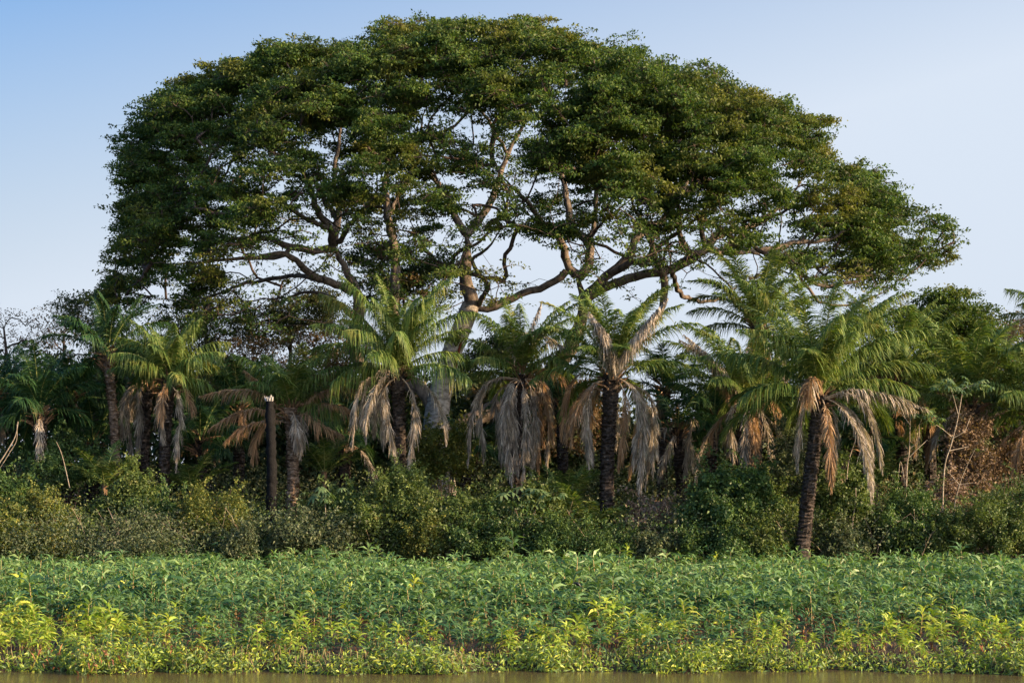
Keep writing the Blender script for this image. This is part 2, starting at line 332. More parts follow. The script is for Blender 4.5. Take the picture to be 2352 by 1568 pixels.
POLY = [(215, 665), (240, 620), (262, 560), (272, 500), (285, 470), (290, 430), (277, 390), (280, 330), (287, 290), (310, 255), (350, 215), (400, 195), (440, 175), (480, 145), (540, 125), (600, 118), (660, 88), (720, 103), (780, 93), (830, 82), (852, 52), (920, 44), (965, 72), (1000, 60), (1050, 38), (1100, 62), (1150, 40), (1210, 28), (1290, 55), (1345, 85), (1395, 95), (1440, 86), (1480, 115), (1530, 150), (1600, 145), (1660, 165), (1700, 203), (1750, 215), (1810, 242), (1860, 275), (1890, 312), (1910, 345), (1918, 390), (1960, 368), (2010, 387), (2050, 430), (2080, 478), (2130, 485), (2182, 512), (2203, 560), (2198, 605), (2150, 625), (2080, 645), (2020, 690), (1900, 700), (1850, 660), (1700, 660), (1500, 690), (1100, 700), (780, 760), (400, 760), (230, 705)]
ROWS = ["999999999999999999999", "999999999999999999999", "999999999999999999999", "999999999999999999999", "999999998678999999999", "999999877368999999999", "998646666668899999999", "998875566667788875899", "998876555556778766999", "988775555365665666989", "987555555345444567889", "986542455324332246678", "986533345223222123443", "876543223212101113221"]
DG = np.array([[int(c) for c in r] for r in ROWS], float)/9.0   # rows y=50..700, cols x=200..2200
NOTCH = [(975, 88), (1112, 72), (1388, 108), (1560, 165), (1916, 388), (2105, 488), (842, 92), (740, 108), (320, 250)]
HOLES = [(a, b+6, 12, 26) for a, b in NOTCH]+[(982, 90, 8, 34), (1000, 240, 14, 50), (955, 300, 20, 14), (1925, 400, 14, 26), (1700, 460, 30, 12), (1500, 250, 16, 10), (520, 470, 30, 10), (430, 530, 36, 12), (1860, 470, 30, 12), (1090, 300, 45, 24), (600, 372, 40, 16), (760, 352, 30, 10), (875, 440, 30, 18), (735, 655, 30, 16), (560, 620, 60, 12), (1250, 600, 70, 50), (1260, 680, 50, 20), (1410, 600, 18, 22), (1690, 612, 60, 20), (1800, 415, 50, 10), (1150, 560, 30, 40), (980, 660, 20, 12), (1480, 640, 30, 12), (1130, 470, 22, 16)]
def inpoly(x, y, poly):
    ins = np.zeros(len(x), bool); n = len(poly)
    for i in range(n):
        x1, y1 = poly[i]; x2, y2 = poly[(i+1) % n]
        c = ((y1 > y) != (y2 > y)) & (x < (x2-x1)*(y-y1)/(y2-y1+1e-9)+x1)
        ins ^= c
    return ins
def giant_tree():
    base = P(1012, 1250, YT); base[2] = gz(YT) - 0.05
    t = thing('rain_tree', base, 'giant spreading tree with a wide domed green crown towering over all the palms', 'tree')
    mb = MB(); seeds = []
    pk = limb_pts(LIMBS['trunk']); pk[0, 2] = gz(YT)-0.3
    sp = smooth_path(pk, step=0.25)
    ring = 1+0.10*R.normal(size=(len(sp), 12)).cumsum(0).clip(-1, 1)*0.25+0.06*np.sin(np.arange(12)*2.1)[None]
    tube(mb, sp[:, :3], sp[:, 3], 12, ring=ring); seeds.append(sp[6:, :3])
    link('trunk', mb.mesh('trunk', M['pale_bark'], origin=base), t)
    # raised near-black patch, a hollow's shade in its colour, and a red-brown strip
    for nm, mt, path, r in (('hollow', M['hollow'], [(1046, 800, -.36), (1049, 782, -.46), (1053, 765, -.47), (1061, 752, -.42)], [.02, .17, .20, .03]),
                            ('red_brown_strip', M['redbrown'], [(1032, 905, -.33), (1042, 860, -.30), (1050, 820, -.30), (1058, 785, -.33)], [.02, .075, .10, .08])):
        h = MB(); q = smooth_path([[*P(a, b, YT+c)] for a, b, c in path], step=0.12)
        tube(h, q, np.interp(np.linspace(0, 1, len(q)), np.linspace(0, 1, len(r)), r), 8); link(nm, h.mesh(nm, mt, origin=base), t)
    for L in SUB:
        pk = limb_pts(L); pk[:, 3] *= 0.9; sp = smooth_path(pk, step=0.35)
        sp[1:-1, :3] += R.normal(size=(len(sp)-2, 3))*0.035; sp[:, 3] *= np.interp(np.linspace(0, 1, len(sp)), [0, .7, 1], [1, 1, .3])
        mb = MB(); ring = 1+0.06*R.normal(size=(len(sp), 9))
        tube(mb, sp[:, :3], sp[:, 3], 9, ring=ring); seeds.append(sp[len(sp)//4:, :3])
        link('limb', mb.mesh('limb', M['bark'], origin=base), t)
    seeds = np.concatenate(seeds)
    # foliage pads: flattened domes of leaf clumps, dense above, open below
    def dens(x, y):
        gx = np.clip((x-200)/100, 0, 19.999); gy = np.clip((y-50)/50, 0, 12.999)
        ix = gx.astype(int); iy = gy.astype(int); fx = gx-ix; fy = gy-iy
        d = (DG[iy, ix]*(1-fx)*(1-fy)+DG[iy, ix+1]*fx*(1-fy)+DG[iy+1, ix]*(1-fx)*fy+DG[iy+1, ix+1]*fx*fy)
        for hx, hy, ha, hb in HOLES:
            e = ((x-hx)/(ha+14))**2+((y-hy)/(hb+9))**2; d *= np.clip((e-0.7)*3, 0, 1)
        return d*inpoly(x, y, POLY)
    def depth(x, y, front=0.62):
        u = (x-1220)/1000; v = np.clip((690-y)/670, 0, 1); rr = u*u+v*v
        dep = 13*np.sqrt(np.clip(1-rr, 0, 1))+1.0
        return YT+np.where(R.uniform(size=len(x)) < front, -1, 1)*dep*R.uniform(0.3, 1.0, len(x))**0.7
    n = 2300; lx = R.uniform(230, 2190, n); ly = R.uniform(45, 640, n); ld = dens(lx, ly)
    inner = inpoly(lx, ly-30, POLY) & inpoly(lx-52, ly-12, POLY) & inpoly(lx+52, ly-12, POLY)
    k = inner & (R.uniform(size=n) < np.clip((ld-0.45)*1.9, 0, 1)*0.58); lx, ly = lx[k], ly[k]
    # a row of pads that follows the outline so that the edge is lumpy
    top = [q for q in POLY if q[1] < 600 and q[0] < 2190]; ex, ey = [], []
    for (x1, y1), (x2, y2) in zip(top[:-1], top[1:]):
        for t_ in (0.1, 0.6): ex.append(x1+(x2-x1)*t_); ey.append(y1+(y2-y1)*t_)
    ex = np.array(ex); ey = np.array(ey); a_ = np.arctan2(600-ey, ex-1220); off_ = R.uniform(-0.25, 1.2, len(ex)); ex = ex-np.cos(a_)*(36+34*off_)+R.normal(size=len(ex))*7; ey = ey+np.sin(a_)*(24+26*off_)+R.normal(size=len(ex))*5
    bx_ = np.array([300, 265, 345, 405, 255, 330, 385, 310, 455, 285, 420, 250, 360, 500, 878, 922, 1042, 1185, 1235, 1292, 1432, 1592, 2008, 2150, 1962, 668, 1815, 395, 300]); by_ = np.array([605, 640, 645, 620, 680, 690, 575, 550, 670, 655, 690, 665, 610, 640, 68, 66, 60, 58, 52, 76, 108, 166, 408, 512, 392, 108, 264, 222, 290])
    ex = np.concatenate([ex, bx_]); ey = np.concatenate([ey, by_])
    kn = np.array([min(math.hypot(a-p_, b-q_) for p_, q_ in NOTCH) > 44 for a, b in zip(ex, ey)]); ex, ey = ex[kn], ey[kn]
    ey = ey+np.where(ey < 300, 14, 4)
    lx = np.concatenate([lx, ex]); ly = np.concatenate([ly, ey]); lY = depth(lx, ly); lY[-len(ex):] = YT+R.uniform(-4, 3, len(ex))
    cs = []; cd = []
    for a, b, c_ in zip(lx, ly, lY):
        L0 = P(a, b, c_); rh = R.uniform(0.65, 1.45) if not (bx_ == a).any() else R.uniform(.5, .8); m_ = int(4+rh*rh*4.2)
        th = R.uniform(0, 2*np.pi, m_); q = np.sqrt(R.uniform(0, 1, m_)); tx, ty = R.normal(size=2)*.28; zz = np.sqrt(1-q*q)*rh*0.72+(np.cos(th)*tx+np.sin(th)*ty)*q*rh
        pc = L0+np.stack([np.cos(th)*q*rh, np.sin(th)*q*rh, zz-rh*.2-R.uniform(0, .2, m_)], 1); cs.append(pc); cd.append(np.full(m_, 1.0))
    # open, twiggy foliage elsewhere
    n = 15000; x = R.uniform(200, 2215, n); y = R.uniform(20, 765, n); d = dens(x, y)
    ok = R.uniform(size=n) < d**1.1*np.where(d > 0.62, 0.14, 0.46)
    x, y, d = x[ok], y[ok], d[ok]; cs.append(np.stack([P(a, b, c_) for a, b, c_ in zip(x, y, depth(x, y))])); cd.append(d*0.62)
    cl = np.concatenate(cs); d = np.concatenate(cd)
    gx_, gy_, gz_ = cl[:, 0], cl[:, 1]*.3, cl[:, 2]      # openings between the boughs
    g = np.sin(gx_*.95+gy_+1)*np.sin(gz_*1.35+gy_*.7)+.6*np.sin(gx_*2.1-gz_*1.7+gy_)+.3*np.sin(gx_*4.3+gz_*3.1)
    kp = g < 0.72; cl, d = cl[kp], d[kp]
    print('pads', len(lx), 'clumps', len(cl))
    N, w, ch = grow(cl, seeds)
    mb = MB(); add_chains(mb, N, w, ch, 0.0115, 0.45, 0.11)
    link('branchwork', mb.mesh('branchwork', M['twig'], origin=base), t)
    mb = MB()
    K = len(cl); ns = 6
    c = np.repeat(cl, ns, 0); dd = np.repeat(d, ns)
    sprayc = c + R.normal(size=c.shape)*np.array([0.37, 0.37, 0.16])
    rr_ = np.linalg.norm((sprayc-c)[:, :2], axis=1); sprayc[:, 2] += 0.10-0.25*rr_
    cnt = np.clip((30*(0.22+0.78*dd)*R.uniform(0.4, 1.6, len(dd))), 3, 64).astype(int)
    lp = np.repeat(sprayc, cnt, 0); lp = lp + R.normal(size=lp.shape)*np.array([0.16, 0.16, 0.045])
    leafquads(mb, lp, 0.155, 0.5, up=0.65)
    tw = MB(); a0 = c; a1 = sprayc; md = (a0+a1)/2+np.array([0, 0, .05])
    for A_, B_, r_ in ((a0, md, .011), (md, a1, .007)):
        dv = nrm(B_-A_); n1 = nrm(np.cross(dv, [0.2, .1, 1.]))*r_; n2 = np.cross(dv, n1)
        k_ = len(A_); V_ = np.stack([A_+n1, A_-n1*.5+n2, A_-n1*.5-n2, B_+n1*.7, B_-n1*.35+n2*.7, B_-n1*.35-n2*.7], 1).reshape(-1, 3); q_ = np.arange(k_)[:, None]*6
        tw.add(V_, np.concatenate([q_+np.array([[0, 1, 4, 3]]), q_+np.array([[1, 2, 5, 4]]), q_+np.array([[2, 0, 3, 5]])]))
    link('twigs', tw.mesh('twigs', M['twig'], origin=base), t)
    print('giant tree clumps', K, 'leaves', len(lp))
    link('crown', mb.mesh('crown', M['crown'], False, origin=base), t)
giant_tree()

# ------------------------------------------------------------------ ordinary trees behind
def tree(name, label, bx, Y, crowns, leaf, bark=None, nclump=60, leafn=120, lsize=0.15, spread=0.4, cat='tree', group=None, tr=0.16, top=None):
    """crowns: list of (px,py,rx,ry) ellipses."""
    base = P(bx, HOR, Y); base[2] = gz(Y)-0.05
    t = thing(name, base, label, cat, group)
    tot = sum(a*b for _, _, a, b in crowns); cl = []
    for cx, cy, rx, ry in crowns:
        k = max(3, int(nclump*rx*ry/tot)); a = R.uniform(0, 2*np.pi, k); r = np.sqrt(R.uniform(0.02, 1, k))
        for q in range(k):
            yy = Y + R.uniform(-1, 1)*rx*0.8/F*Y*math.sqrt(max(0, 1-r[q]**2)+0.1)
            cl.append(P(cx+rx*r[q]*math.cos(a[q]), cy+ry*r[q]*math.sin(a[q]), yy))
    cl = np.array(cl)
    lo = cl[:, 2].min(); cen = cl.mean(0); fork = base+(cen-base)*np.array([0.5, 0.5, 0]); fork[2] = base[2]+max(1.0, (lo-base[2])*0.75)
    pts = [np.append(base+[0, 0, -.2], tr*1.5), np.append(base*0.5+fork*0.5+R.normal(size=3)*0.15, tr*1.1), np.append(fork, tr), np.append(fork*0.45+cen*0.55, tr*0.6), np.append(cen, tr*0.3)]
    sp = smooth_path(pts, step=0.4)
    mb = MB(); tube(mb, sp[:, :3], sp[:, 3], 8)
    link('trunk', mb.mesh('trunk', bark or M['twig'], origin=base), t)
    N, w, ch = grow(cl, sp[len(sp)//2:, :3], arch=0.2)
    mb = MB(); add_chains(mb, N, w, ch, 0.012, 0.45, tr*0.8)
    link('branchwork', mb.mesh('branchwork', bark or M['twig'], origin=base), t)
    c = np.repeat(cl, 6, 0)+R.normal(size=(len(cl)*6, 3))*np.array([spread, spread, spread*0.55])
    cnt = R.poisson(leafn/4, len(c)); lp = np.repeat(c, cnt, 0); lp = lp+R.normal(size=lp.shape)*np.array([.17, .17, .08])
    mb = MB(); leafquads(mb, lp, lsize, 0.5, up=0.5)
    link('crown', mb.mesh('crown', leaf, False, origin=base), t)

tree('bare_tree', 'nearly leafless reddish twiggy tree at the far left edge against the sky', 40, 104, [(30, 770, 80, 45), (-60, 740, 70, 50), (90, 760, 50, 40)], M['dryleaf'], nclump=75, leafn=14, lsize=0.13)
tree('bare_tree', 'thin bare-twigged tree between the left edge and the giant crown', 150, 106, [(150, 740, 70, 45), (90, 790, 60, 40), (200, 780, 50, 40)], M['dryleaf'], nclump=80, leafn=16, lsize=0.13)
tree('small_leaved_tree', 'dusky fine-leaved tree tucked under the far left tip of the giant crown', 225, 102, [(210, 720, 65, 45), (250, 770, 60, 50), (170, 700, 40, 25)], M['crown2'], nclump=80, leafn=70, lsize=0.13)
tree('small_leaved_tree', 'pale olive tree with airy crown showing sky under the left limbs', 470, 108, [(480, 660, 60, 40), (430, 720, 70, 45), (520, 740, 70, 50)], M['crown2'], nclump=90, leafn=60, lsize=0.14)
tree('small_leaved_tree', 'dark dense small tree between the leftmost palms and the giant left limb', 660, 107, [(690, 720, 90, 45), (620, 750, 80, 50), (730, 690, 40, 35)], M['crown2'], nclump=110, leafn=95, lsize=0.14)
tree('small_leaved_tree', 'brownish half-dry tree behind the charred stump and palm', 560, 104, [(560, 830, 90, 60), (460, 840, 60, 50)], M['dryleaf'], nclump=80, leafn=60, lsize=0.13)
tree('small_leaved_tree', 'dark bushy tree filling the gap behind the pale forked trunk', 1130, 107, [(1120, 840, 70, 70), (1080, 920, 60, 60), (1150, 790, 45, 40)], M['darkleaf'], nclump=90, leafn=120, lsize=0.16)
tree('small_leaved_tree', 'dark leafy tree behind the back limb under the middle of the giant crown', 950, 108, [(1000, 640, 70, 42), (860, 590, 55, 40), (900, 670, 70, 40)], M['darkleaf'], nclump=90, leafn=120, lsize=0.16)
tree('small_leaved_tree', 'olive tree standing right of the giant crown, its top against the sky', 2190, 100, [(2190, 720, 75, 55), (2230, 770, 80, 50), (2130, 760, 60, 40)], M['crown'], nclump=130, leafn=130, lsize=0.16, tr=0.2)
tree('small_leaved_tree', 'thinly leaved tree between the right palms and the olive tree', 2030, 103, [(2050, 730, 70, 30), (1980, 740, 60, 25)], M['crown2'], nclump=55, leafn=60, lsize=0.14)
tree('small_leaved_tree', 'dull green tree rising between the stump palm and the tall bright palm', 770, 103, [(770, 800, 85, 60), (720, 860, 70, 60), (820, 900, 70, 50)], M['dryleaf'], nclump=130, leafn=80, lsize=0.14)
tree('small_leaved_tree', 'shadowy tree behind the two left palms with grey fronds', 320, 104, [(330, 830, 90, 50), (430, 790, 70, 40), (250, 860, 70, 50)], M['crown2'], nclump=130, leafn=90, lsize=0.14)
tree('small_leaved_tree', 'brown dried tree glowing orange behind the straw-coloured fronds', 1290, 100, [(1290, 930, 90, 60), (1240, 880, 50, 40), (1340, 980, 70, 50)], M['dryleaf'], nclump=120, leafn=90, lsize=0.14)
tree('small_leaved_tree', 'dry brown tree at the right edge below the topmost palm', 2320, 101, [(2310, 770, 60, 35), (2380, 790, 60, 50)], M['dryleaf'], nclump=60, leafn=60, lsize=0.14)

# ------------------------------------------------------------------ palms
def frond_mesh(path, leaf_len=0.6, droop=0.45, spread=0.85, width=0.042, nper=14, seed=0, mi_leaf=0, mi_r=1, r0=0.035, start=0.12, gravity=None, messy=0.12, forward=0.55, mb=None):
    rng = np.random.default_rng(seed)
    mb = mb or MB()
    path = np.asarray(path, float)
    seg = np.linalg.norm(np.diff(path, axis=0), axis=1); S = np.concatenate([[0], np.cumsum(seg)]); Ltot = S[-1]
    tube(mb, path, np.linspace(r0, 0.006, len(path)), 4, mi_r, cap=False)
    n = int(Ltot*nper); s = np.linspace(start, 0.995, n)
    pos = np.stack([np.interp(s*Ltot, S, path[:, k]) for k in range(3)], 1)
    T = nrm(np.gradient(path, axis=0)); Tn = nrm(np.stack([np.interp(s*Ltot, S, T[:, k]) for k in range(3)], 1))
    hz = path[-1]-path[0]; hz[2] = 0
    if np.linalg.norm(hz) < 0.15: hz = np.array([math.cos(seed), math.sin(seed), 0])
    sd0 = nrm(np.cross(hz/np.linalg.norm(hz), [0, 0, 1.]))
    side0 = nrm(sd0 - Tn*(Tn@sd0)[:, None])
    Nup = np.cross(side0, Tn); Nup = Nup*np.sign(Nup[:, 2:3]+1e-3)
    ragged = 1-0.45*(np.sin(s*23+seed)*np.sin(s*9+seed*2) > 0.35) if droop > .7 and width < .04 else 1.0
    prof = ragged*np.clip(np.sin(np.pi*np.clip((s-start)/(1-start)*0.86+0.12, 0, 1)), 0.12, 1)**0.7
    for sg in (-1, 1):
        d = Tn*(forward+0.9*s[:, None]**2*0.6) + side0*sg*spread + Nup*rng.uniform(0.0, 0.45, (n, 1)) + rng.normal(size=(n, 3))*messy
        d = nrm(d); L = (leaf_len*prof*rng.uniform(0.75, 1.15, n))[:, None]
        g = np.array([0, 0, -1.])*droop
        W = nrm(Tn + rng.normal(size=(n, 3))*0.35); W = nrm(W - d*(W*d).sum(1, keepdims=True))
        ts = [0, 0.35, 0.7, 1.0]; ws = [0.6, 1.0, 0.75, 0.06]
        dr = rng.uniform(0.6, 1.5, (n, 1))
        pts = []
        for t_, w_ in zip(ts, ws):
            c = pos + d*L*t_*(1-0.25*droop*t_) + g*L*dr*t_*t_
            pts += [c-W*width*w_*0.5, c+W*width*w_*0.5]
        V = np.stack(pts, 1).reshape(-1, 3); b = np.arange(n)[:, None]*8
        Fq = np.concatenate([b+np.array([[0, 1, 3, 2]])+2*k for k in range(3)])
        mb.add(V, Fq, mi_leaf)
    return mb

def arc(az, th0, bend, L, n=14, pw=1.3, start=(0, 0, 0), twist=0.0):
    s = np.linspace(0, 1, n); th = th0-bend*s**pw; a = az+twist*s
    d = np.stack([np.cos(th)*np.cos(a), np.cos(th)*np.sin(a), np.sin(th)], 1)*L/(n-1)
    p = np.cumsum(d, 0); return p-p[0]+np.asarray(start)

def palm(label, base, top, Y, n=24, L=4.0, seed=1, dark=False, dead=(), extra=(), hang=4, tr=0.27, pale=False, droop=0.5, leaf_len=0.85, top_az=None, burnt=False, boots=True, group='palms along the forest edge', spear=True, brown_paths=(), low=0.05, name='palm_tree', char_low=True, nper=34, width=0.043):
    """base/top are layout-grid points of the trunk's foot and head; dead/extra: fronds along given paths"""
    rg = np.random.default_rng(seed); rnd = random.Random(seed)
    b = P(*base, Y); b[2] = gz(Y)-0.05; tp = P(*top, Y)
    bx = P(base[0], base[1], Y); 
    t = thing(name, b, label, 'palm tree', group)
    H = np.linalg.norm(tp-b)
    # trunk: stacked rough rings and leaf-base scales
    mid = (b+tp)/2+np.array([rg.normal()*0.12, rg.normal()*0.1, 0])
    k = max(8, int(H/0.07)); sp = smooth_path([b-[0, 0, .2], mid, tp], n=k)
    nn = len(sp); s = np.linspace(0, 1, nn); rad = tr*(1.25-0.35*np.minimum(s*4, 1)+0.25*np.clip((s-0.8)*5, 0, 1))
    ring = 1+0.11*(np.arange(nn)[:, None] % 2)+0.07*rg.normal(size=(nn, 12))
    mb = MB(); tube(mb, sp, rad, 12, ring=ring)
    m = int(H*36); si = rg.uniform(0.02, 0.99, m); a = rg.uniform(0, 2*np.pi, m)
    cc = np.stack([np.interp(si, s, sp[:, q]) for q in range(3)], 1); rr = np.interp(si, s, rad)[:, None]
    o = np.stack([np.cos(a), np.sin(a), a*0], 1); tg = np.stack([-np.sin(a), np.cos(a), a*0], 1); up = np.array([0, 0, 1.])
    wd = rg.uniform(0.05, 0.09, (m, 1)); hh = rg.uniform(0.06, 0.14, (m, 1))*(1+1.2*np.clip(si-0.7, 0, 1)[:, None]*2); pr = rg.uniform(0.04, 0.10, (m, 1))*(1+si[:, None])
    A = cc+o*rr*0.95-tg*wd; B = cc+o*rr*0.95+tg*wd; Cc = cc+o*(rr+pr)+tg*wd*0.7+up*hh; Dd = cc+o*(rr+pr)-tg*wd*0.7+up*hh; E = cc+o*rr*0.9+up*hh*0.9-tg*wd*.6; G = cc+o*rr*.9+up*hh*.9+tg*wd*.6
    V = np.stack([A, B, Cc, Dd, E, G], 1).reshape(-1, 3); q = np.arange(m)[:, None]*6
    mb.add(V, np.concatenate([q+np.array([[0, 1, 2, 3]]), q+np.array([[3, 2, 5, 4]])]))
    link('trunk', mb.mesh('trunk', M['palmtrunkpale'] if pale else M['palmtrunk'], False, origin=b), t)
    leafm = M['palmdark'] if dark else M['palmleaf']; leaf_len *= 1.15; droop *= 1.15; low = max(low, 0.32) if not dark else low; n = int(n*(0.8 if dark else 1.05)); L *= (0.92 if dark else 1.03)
    if boots:
        mb = MB(); nb = 34
        for i in range(nb):
            a = i*2.4+rg.normal()*0.2; h = rg.uniform(-0.75, 0.25); el = rg.uniform(0.2, 1.1); Ls = rg.uniform(0.35, 0.75)
            st = tp+np.array([math.cos(a)*tr*0.8, math.sin(a)*tr*0.8, h]); p = arc(a, el, 0.3, Ls, 5, start=st)
            tube(mb, p, np.linspace(0.065, 0.018, 5), 4)
        link('leaf_base_collar', mb.mesh('leaf_base_collar', M['boots'], False, origin=b), t)
    # green fronds
    az0 = rg.uniform(0, 6.28); tl = rg.uniform(0.05, 0.38); hang += 0 if dark else 2
    for i in range(n):
        f = (i+0.5)/n; az = i*2.39996+rg.normal()*0.15; 
        th0 = 1.42-(1.42-low)*f**1.15+rg.normal()*0.07+tl*math.cos(az-az0)*f+(0.45 if (f > .5 and math.sin(az) < -0.55) else 0.0); bend = 0.8+0.5*f+rg.normal()*0.12
        Li = L*(0.82+0.25*math.sin(math.pi*min(1, f+0.2)))*rg.uniform(0.9, 1.08)
        p = arc(az, th0, bend, Li, 14, 1.35, start=tp+np.array([math.cos(az)*0.12, math.sin(az)*0.12, 0.25-0.5*f]), twist=rg.normal()*0.12)
        mbf = frond_mesh(p, leaf_len, droop*rg.uniform(0.7, 1.3), 0.85, width, nper, seed*100+i, messy=0.2)
        link('frond', mbf.mesh('frond', [leafm, M['rachis']], False, origin=b), t)
    if spear:
        mb = MB(); p = arc(rg.uniform(0, 6), 1.5, 0.15, L*0.55, 6, start=tp+[0, 0, .2]); tube(mb, p, np.linspace(0.045, 0.008, 6), 5)
        link('spear_leaf', mb.mesh('spear_leaf', M['rachis'], origin=b), t)
    for i, e in enumerate(extra):
        pts = [P(x, y, Y+dz) for x, y, dz in e]; pts[0] = tp+(pts[0]-tp)*0.3 if len(e) > 2 else pts[0]
        mbf = frond_mesh(smooth_path(pts, step=0.3), leaf_len, droop, 0.85, width, nper, seed*100+50+i)
        link('frond', mbf.mesh('frond', [leafm, M['rachis']], False, origin=b), t)
    # dead fronds on given paths
    for lst, mt, nm in ((dead, M['deadleaf'], 'dead_frond'), (brown_paths, M['deadbrown'], 'dead_frond')):
        for i, e in enumerate(lst):
            pts = [P(x, y, Y+dz) for x, y, dz in e]; down = pts[-1][2] < pts[0][2]-1.2
            upw = pts[-1][2] > pts[0][2]+1.0; steep = abs(pts[-1][2]-pts[0][2]) > 1.2*abs(pts[-1][0]-pts[0][0])
            mbf = frond_mesh(smooth_path(pts, step=0.25), 0.56 if upw else (0.5 if steep else 0.66), 1.0 if upw else 0.8, 0.45 if upw else (0.24 if steep else 0.45), 0.05 if upw else (0.028 if steep else 0.036), 44, seed*77+i, r0=0.03, messy=0.14, start=0.12, forward=0.35)
            o = link(nm, mbf.mesh(nm, [mt, M['deadrachis']], False, origin=b), t)
    for i in range(hang):
        az = rg.uniform(0, 2*np.pi); Lh = rg.uniform(0.5, 1.0)*min(L, H*0.8)
        s0 = tp+np.array([math.cos(az)*tr*1.1, math.sin(az)*tr*1.1, -0.2])
        p = arc(az, 0.35, 1.88, Lh, 14, 0.42, start=s0)
        mbf = frond_mesh(p, 0.5, 0.8, 0.32, 0.03, 44, seed*91+i, r0=0.03, messy=0.14, start=0.15, forward=0.35)
        link('dead_frond', mbf.mesh('dead_frond', [M['deadleaf'] if rg.uniform() < .6 else M['deadbrown'], M['deadrachis']], False, origin=b), t)
    return t

# front row, left to right
palm('slender palm with ringed grey-brown trunk left of the others, under the left crown tip', (262, 1200), (248, 815), 87, 26, 3.3, 3, pale=True, hang=0, tr=0.2, droop=0.6, leaf_len=.62, dark=True, low=0.0, boots=True)
palm('palm with yellow-green drooping crown and grey dead fronds, fourth trunk from the left edge', (376, 1230), (388, 868), 85, 24, 2.7, 4, hang=1, tr=0.25, droop=0.75, leaf_len=.66,
     dead=[[(385, 880, -.3), (405, 900, -.5), (412, 980, -.5), (405, 1078, -.4)], [(380, 880, -.3), (372, 900, -.4), (368, 950, -.5), (374, 1020, -.4)]])
palm('palm half hidden behind two neighbours, wrapped in long grey hanging fronds', (336, 1200), (340, 872), 88, 12, 2.6, 5, dark=True, hang=3, tr=0.22,
     dead=[[(335, 878, -.5), (305, 885, -.8), (285, 930, -.9), (280, 1010, -.8)], [(335, 880, -.5), (322, 900, -.9), (322, 970, -1), (316, 1048, -1)], [(330, 880, -.4), (298, 905, -.2), (296, 980, 0), (300, 1050, 0)]])
palm('low palm beside the charred stump, brown dead fronds fanning out around it', (662, 1230), (668, 935), 84, 15, 2.9, 6, hang=2, tr=0.27, pale=True, low=0.45, droop=0.55, 
     brown_paths=[[(660, 950, 0), (600, 905, -.3), (530, 895, -.5), (460, 910, -.6)], [(655, 960, 0), (600, 940, -.5), (540, 950, -.8), (480, 985, -1)], [(655, 970, 0), (620, 965, -.6), (560, 980, -1), (515, 1015, -1.2)], [(650, 965, 0), (610, 975, .5), (585, 1010, .6), (590, 1060, .6)],
                  [(680, 950, 0), (730, 905, -.3), (790, 890, -.5), (845, 905, -.6)], [(680, 960, 0), (740, 930, -.6), (800, 940, -1), (840, 985, -1.2)], [(675, 970, 0), (700, 950, -.6), (735, 975, -1), (790, 1000, -1.2)], [(670, 950, 0), (650, 900, .2), (600, 880, .4), (560, 850, .5)], [(680, 950, 0), (740, 890, .8), (800, 870, 1), (850, 880, 1)]],
     dead=[[(672, 960, -.2), (688, 955, -.5), (694, 990, -.6), (690, 1050, -.6)]])
palm('tall palm with bright upright crown, five grey dead fronds hanging beside its black trunk', (925, 1200), (913, 845), 82, 28, 3.9, 7, hang=1, tr=0.27, droop=0.8, leaf_len=.78,
     dead=[[(895, 868, -.3), (850, 868, -.6), (822, 910, -.8), (810, 1030, -.8)], [(895, 872, -.2), (845, 880, 0), (835, 950, .2), (840, 1015, .2)], [(905, 870, -.3), (885, 890, -.5), (888, 960, -.6), (912, 1065, -.6)], [(905, 870, -.2), (878, 900, 0), (876, 960, 0), (880, 1030, 0)],
           [(925, 870, -.3), (945, 900, -.5), (952, 970, -.6), (940, 1085, -.6)], [(910, 862, -.3), (888, 850, -.5), (870, 852, -.6)]])
palm('palm left of the twin-spiked one, nearly buried under long straw-coloured hanging fronds', (1190, 1230), (1198, 860), 84, 20, 3.7, 8, hang=2, tr=0.26, droop=0.6, leaf_len=.7,
     dead=[[(1190, 870, -.3), (1140, 870, -.6), (1095, 920, -.8), (1075, 1070, -.8)], [(1190, 870, -.3), (1165, 890, -.8), (1155, 990, -1), (1165, 1100, -1)], [(1195, 872, -.3), (1180, 910, -.9), (1182, 1010, -1.1), (1190, 1095, -1.1)], [(1190, 870, 0), (1145, 900, .3), (1140, 960, .3), (1150, 1070, .3)],
           [(1205, 870, -.3), (1222, 900, -.7), (1228, 990, -.8), (1222, 1105, -.8)], [(1195, 872, -.4), (1205, 905, -1), (1208, 1000, -1.2), (1200, 1120, -1.2)], [(1190, 870, -.2), (1120, 880, -.2), (1105, 960, -.3), (1110, 1060, -.3)], [(1192, 872, -.3), (1172, 900, -1.1), (1168, 1010, -1.3), (1176, 1118, -1.3)], [(1205, 866, -.1), (1250, 880, .2), (1262, 980, .2), (1258, 1080, .2)], [(1195, 850, -.3), (1175, 790, -.6), (1230, 765, -.8), (1300, 800, -.9)], [(1200, 850, .2), (1212, 780, .2), (1235, 720, .2), (1245, 690, .2)]],
     brown_paths=[[(1205, 865, 0), (1260, 850, 0), (1300, 890, 0), (1305, 980, 0)], [(1205, 870, -.3), (1245, 880, -.6), (1255, 950, -.8), (1270, 1020, -.8)], [(1205, 870, -.2), (1232, 900, -.2), (1240, 980, -.2), (1238, 1100, -.2)]])
